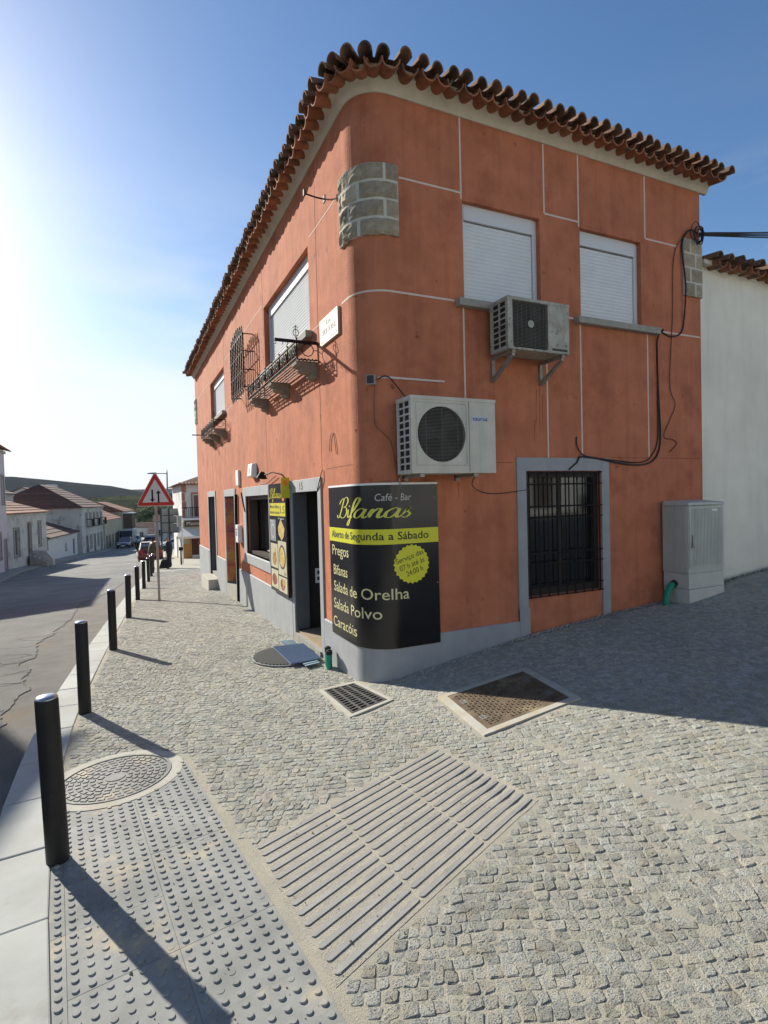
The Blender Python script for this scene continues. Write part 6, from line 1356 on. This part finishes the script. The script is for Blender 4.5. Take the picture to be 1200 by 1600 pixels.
# ------------------------------------------------------------------ cars
def car(loc, yaw_, paint, label, L_=4.1, Wd=1.75, H=1.48, van=False, name='parked_car'):
    t = empty(name, loc, label, 'van' if van else 'car', 'vehicles down the street'); mt4 = Matrix.Translation(loc) @ Matrix.Rotation(yaw_, 4, 'Z'); T = lambda x, y, z: mt4 @ Vector((x, y, z))
    # side profile: x forward, lower body loft
    if van: prof = [(-L_/2,.35,.95,1.0),(-L_/2+.05,.32,1.05,1.0),(0,.30,1.08,1.0),(L_*.30,.30,1.05,1.0),(L_*.42,.30,.95,.97),(L_/2,.38,.75,.88)]; cab = [(-L_/2+.06,1.05,H,.93),(L_*.20,1.07,H+.02,.93),(L_*.34,1.05,1.10,.93)]
    else: prof = [(-L_/2,.42,.72,.86),(-L_/2+.10,.30,.98,.96),(-L_*.25,.26,1.0,1.0),(0,.25,.98,1.0),(L_*.22,.26,.95,1.0),(L_*.40,.28,.84,.96),(L_/2,.40,.64,.84)]; cab = [(-L_/2+.16,.98,1.22,.80),(-L_*.28,.98,H,.74),(L_*.02,.98,H,.74),(L_*.25,.95,.98,.86)]
    mb = MB(); n = len(prof); vs = []
    for x, z0, z1, k in prof:
        w2 = Wd/2*k; vs += [T(x, -w2*.92, z0), T(x, -w2, z0+.18), T(x, -w2, (z0+z1)/2+.05), T(x, -w2*.93, z1), T(x, w2*.93, z1), T(x, w2, (z0+z1)/2+.05), T(x, w2, z0+.18), T(x, w2*.92, z0)]
    fs = [(i*8+k, i*8+(k+1) % 8, (i+1)*8+(k+1) % 8, (i+1)*8+k) for i in range(n-1) for k in range(8)]+[tuple(range(8)), tuple((n-1)*8+k for k in range(7, -1, -1))]
    mb.add(vs, fs, 0, False); body = mb.build('body', paint, t, bevel=.03)
    mb = MB(); vs = []; n = len(cab)
    for x, z0, z1, k in cab: vs += [T(x, -Wd/2*.90, z0-.04), T(x, -Wd/2*k, z1), T(x, Wd/2*k, z1), T(x, Wd/2*.90, z0-.04)]
    fs = [(i*4+k, i*4+(k+1) % 4, (i+1)*4+(k+1) % 4, (i+1)*4+k) for i in range(n-1) for k in range(4)]+[(0, 1, 2, 3), (n*4-1, n*4-2, n*4-3, n*4-4)]
    mb.add(vs, fs); mb.build('cabin', paint if van else 'dark_glass', t, bevel=.03)
    if not van:
        mb = MB(); a, b = cab[1], cab[2]; mb.hexa([T(a[0]-.1, -Wd/2*.72, H-.02), T(b[0]+.05, -Wd/2*.72, H-.02), T(b[0]+.05, Wd/2*.72, H-.02), T(a[0]-.1, Wd/2*.72, H-.02), T(a[0]-.05, -Wd/2*.68, H+.03), T(b[0], -Wd/2*.68, H+.03), T(b[0], Wd/2*.68, H+.03), T(a[0]-.05, Wd/2*.68, H+.03)]); mb.build('roof', paint, t)
        for s in (-1, 1): mb = MB(); mb.tube([T(-L_/2+.14, s*Wd/2*.86, .98), T(-L_*.28, s*Wd/2*.73, H)], .05, 5); mb.tube([T(L_*.02, s*Wd/2*.73, H), T(L_*.25, s*Wd/2*.86, .96)], .035, 5); mb.build('pillar', paint, t)
    else:
        mb = MB(); mb.quad(T(L_*.21, -Wd/2*.86, H-.05), T(L_*.21, Wd/2*.86, H-.05), T(L_*.345, Wd/2*.86, 1.13), T(L_*.345, -Wd/2*.86, 1.13)); mb.build('windscreen', 'dark_glass', t, fixn=False)
    for x in (-L_*.31, L_*.31):
        for s in (-1, 1):
            c = T(x, s*(Wd/2-.10), .31); ax = (mt4.to_3x3() @ Vector((0, s, 0))); mb = MB(); mb.lathe(c, [(.20, -.10), (.30, -.10), (.315, -.05), (.315, .05), (.30, .10), (.20, .10)], 18, axis=ax); wl = mb.build('wheel', 'tyre', t); mb = MB(); mb.lathe(c, [(.195, .06), (.19, .105), (.05, .085)], 14, axis=ax); mb.build('rim', 'rim', wl)
    for s in (-1, 1):
        mb = MB(); mb.obox(T(-L_/2+.03, s*Wd*.37, .86 if not van else .8), (mt4.to_3x3() @ Vector((.05, 0, 0))), (mt4.to_3x3() @ Vector((0, .09, 0))), (0, 0, .13)); mb.build('tail_light', 'tail_light', t)
        mb = MB(); mb.obox(T(L_/2-.06, s*Wd*.33, .66), (mt4.to_3x3() @ Vector((.06, 0, 0))), (mt4.to_3x3() @ Vector((0, .15, 0))), (0, 0, .07)); mb.build('headlight', 'head_light', t)
    for x, z in ((-L_/2-.005, .66), (L_/2+.005, .45)): mb = MB(); mb.obox(T(x, 0, z), (mt4.to_3x3() @ Vector((.012, 0, 0))), (mt4.to_3x3() @ Vector((0, .26, 0))), (0, 0, .06)); mb.build('number_plate', 'plate_white', t)
    return t
def cz_of(x, y): return ip(ZK, y)-.115+.026
car((-.55, 42.4, cz_of(0, 42.4)), R_(90), 'car_red', 'red hatchback seen from behind at the kerb beyond the people')
car((-2.35, 79.5, cz_of(0, 79.5)), R_(-98), 'car_blue', 'dark blue car parked in front of the grey van', 4.2, 1.75, 1.42); car((-2.05, 87, cz_of(0, 87)), R_(-98), 'van_grey', 'tall grey van parked before the long cream house', 5.2, 2.0, 2.4, True, 'parked_van')
car((-1.0, 90.5, cz_of(0, 90.5)), R_(-98), 'car_silver', 'silver car half hidden behind the dark blue car', 4.1, 1.7, 1.45); car((1.3, 88, cz_of(0, 88)), R_(82), 'car_dark', 'black car far down the road beyond the red hatchback')
car((3.0, 62, cz_of(0, 62)), R_(175), 'car_white', 'white car parked in the side street behind the people'); car((4.6, 66, cz_of(0, 66)), R_(170), 'car_silver', 'pale silver car parked beside the white car in the side street')
# ------------------------------------------------------------------ people
def figure(loc, face, H, joints, label, parts, name='person'):
    # joints: name -> (forward, side(left+), up) in metres for a 1.75 m adult; chain edges with radii
    me = bpy.data.meshes.new('body'); J = list(joints.items()); idx = {k: i for i, (k, v) in enumerate(J)}; mt4 = Matrix.Rotation(face, 4, 'Z'); k_ = H/1.75
    E = [('pelvis','belly'),('belly','chest'),('chest','neck'),('neck','head'),('head','crown'),('head','nose'),('chest','shl'),('shl','ell'),('ell','wrl'),('wrl','hal'),('chest','shr'),('shr','elr'),('elr','wrr'),('wrr','har'),('pelvis','hil'),('hil','knl'),('knl','anl'),('anl','tol'),('pelvis','hir'),('hir','knr'),('knr','anr'),('anr','tor')]
    for s, w in (('l', 'hal'), ('r', 'har')):
        if w not in idx: continue
    me.from_pydata([tuple(mt4 @ (Vector(v[0])*k_)) for _, v in J], [(idx[a], idx[b]) for a, b in E], [])
    ob = bpy.data.objects.new('body', me); col.objects.link(ob); sk = ob.modifiers.new('s', 'SKIN'); sk.use_smooth_shade = True; ob.modifiers.new('u', 'SUBSURF').levels = 2
    for i, (n_, v) in enumerate(J):
        sv = me.skin_vertices[0].data[i]; rr = v[1]; g_ = 1.0 if n_ in ('head', 'crown', 'nose', 'neck', 'hal', 'har') else 1.3; sv.radius = (rr[0]*k_*g_, rr[1]*k_*g_) if isinstance(rr, tuple) else (rr*k_*g_, rr*k_*g_); sv.use_root = (n_ == 'pelvis')
    dg = bpy.context.evaluated_depsgraph_get(); dg.update(); m2 = bpy.data.meshes.new_from_object(ob.evaluated_get(dg)); bpy.data.objects.remove(ob)
    t = empty(name, loc, label, 'person'); mats, zc = parts
    for q in mats: m2.materials.append(M[q])
    inv = mt4.inverted()
    for p in m2.polygons: c = (inv @ p.center)/k_; p.material_index = zc(c); p.use_smooth = True
    o = bpy.data.objects.new('body', m2); col.objects.link(o); o.parent = t
    # hair cap, fingers
    hd = Vector(joints['head'][0]); mb = MB(); L3 = Vector(loc)
    for k in range(1):
        vs = []; fs = []; nu, nv = 12, 6
        for j in range(nv+1):
            ph = math.pi*.5*j/nv
            for i in range(nu): th = 2*math.pi*i/nu; vs.append(L3+(mt4 @ ((hd+Vector((-.018+math.cos(th)*.098*math.sin(ph), math.sin(th)*.088*math.sin(ph), .045+.098*math.cos(ph)-(.05 if math.cos(th) < .2 else 0)*math.sin(ph))))*k_)))
        for j in range(nv):
            for i in range(nu): fs.append((j*nu+i, j*nu+(i+1) % nu, (j+1)*nu+(i+1) % nu, (j+1)*nu+i))
        mb.add(vs, fs, 0, True)
    mb.build('hair', mats[3], t)
    for w, h in (('wrl', 'hal'), ('wrr', 'har')):
        a, b = Vector(joints[w][0]), Vector(joints[h][0]); d = (b-a).normalized(); sd_ = d.cross(Vector((1, 0, 0)))
        if sd_.length < .1: sd_ = d.cross(Vector((0, 0, 1)))
        sd_.normalize(); mb = MB()
        for q in range(4): c = b+sd_*(.012*(q-1.5)*1.4); ln = (.062, .075, .07, .055)[q]; mb.tube([L3+(mt4 @ (c*k_)), L3+(mt4 @ ((c+d*ln*.6)*k_)), L3+(mt4 @ ((c+d*ln+Vector((.02, 0, -.01)))*k_))], [.009, .0085, .006], 6)
        mb.tube([L3+(mt4 @ ((a.lerp(b, .4)+sd_*.025)*k_)), L3+(mt4 @ ((b+sd_*.05)*k_))], [.011, .008], 6); mb.build('fingers', 'skin', t)
    return t
PJ = dict(pelvis=((0,0,.95),(.15,.12)), belly=((.02,0,1.12),(.16,.125)), chest=((.05,0,1.34),(.17,.13)), neck=((.09,0,1.50),.058), head=((.12,0,1.60),(.075,.085)), crown=((.115,0,1.70),(.062,.072)), nose=((.205,0,1.605),.014),
    shl=((.05,.19,1.40),.075), ell=((.02,.25,1.13),.058), wrl=((.20,.20,.98),.042), hal=((.28,.18,.98),.038), shr=((.05,-.19,1.40),.075), elr=((.0,-.25,1.14),.058), wrr=((.16,-.22,.97),.042), har=((.24,-.20,.96),.038),
    hil=((0,.10,.88),.10), knl=((.03,.11,.50),.072), anl=((0,.11,.09),.05), tol=((.16,.12,.045),.042), hir=((0,-.10,.88),.10), knr=((.05,-.11,.50),.072), anr=((-.02,-.11,.09),.05), tor=((.14,-.12,.045),.042))
def zones(top, legs):
    def f(c):
        if c.z > 1.47 and abs(c.y) < .13: return 2
        if c.z < .08: return 4
        if c.z < .90 and abs(c.y) < .18 and not (c.x > .2): return 1
        if c.x > .22 and c.z < 1.05: return 2
        return 0
    return f
p = (-.10, 27.0); figure((p[0], p[1], zg(*p)), R_(155), 1.72, PJ, 'person in a dark jacket and jeans standing with a bag trolley on the pavement', (['navy', 'jeans', 'skin', 'hair_grey', 'rubber'], zones(0, 0)))
PJ2 = dict(PJ); PJ2['ell'] = ((.10,.24,1.16),.058); PJ2['wrl'] = ((.28,.12,1.14),.042); PJ2['hal'] = ((.35,.08,1.17),.038)
p = (-1.0, 27.6); figure((p[0], p[1], zg(*p)), R_(20), 1.68, PJ2, 'person in an olive jacket behind the sign post, facing the other', (['olive', 'tan', 'skin', 'hair_dark', 'rubber'], zones(0, 0)))
bx_, by_ = -.42, 26.6; bz = zg(bx_, by_); t = empty('bag_trolley', (bx_, by_, bz), 'black shopping trolley bag at the feet of the person in dark jacket', 'trolley')
mb = MB(); mb.hexa([(bx_-.26, by_-.16, bz+.04), (bx_+.22, by_-.16, bz+.04), (bx_+.22, by_+.16, bz+.04), (bx_-.26, by_+.16, bz+.04), (bx_-.12, by_-.13, bz+.48), (bx_+.16, by_-.13, bz+.52), (bx_+.16, by_+.13, bz+.52), (bx_-.12, by_+.13, bz+.48)]); mb.build('bag', 'navy', t, bevel=.05)
mb = MB(); mb.tube([(bx_+.1, by_, bz+.45), (bx_+.12, by_, bz+.98), (bx_+.22, by_, bz+1.0)], .015, 6); mb.build('handle', 'iron', t)
for s in (-1, 1): mb = MB(); mb.lathe((bx_+.18, by_+s*.15, bz+.06), [(.02, -.02), (.06, -.02), (.06, .02), (.02, .02)], 12, axis=(0, 1, 0)); mb.build('wheel', 'tyre', t)

# ------------------------------------------------------------------ air: thin even haze round the whole place
hb = MB(); hb.box((-3600, -500, -33), (3600, 3300, 125)); hz = hb.build('haze', 'haze_air'); hz['kind'] = 'stuff'; hz['label'] = 'thin pale haze in the air over the valley'; hz['category'] = 'haze'
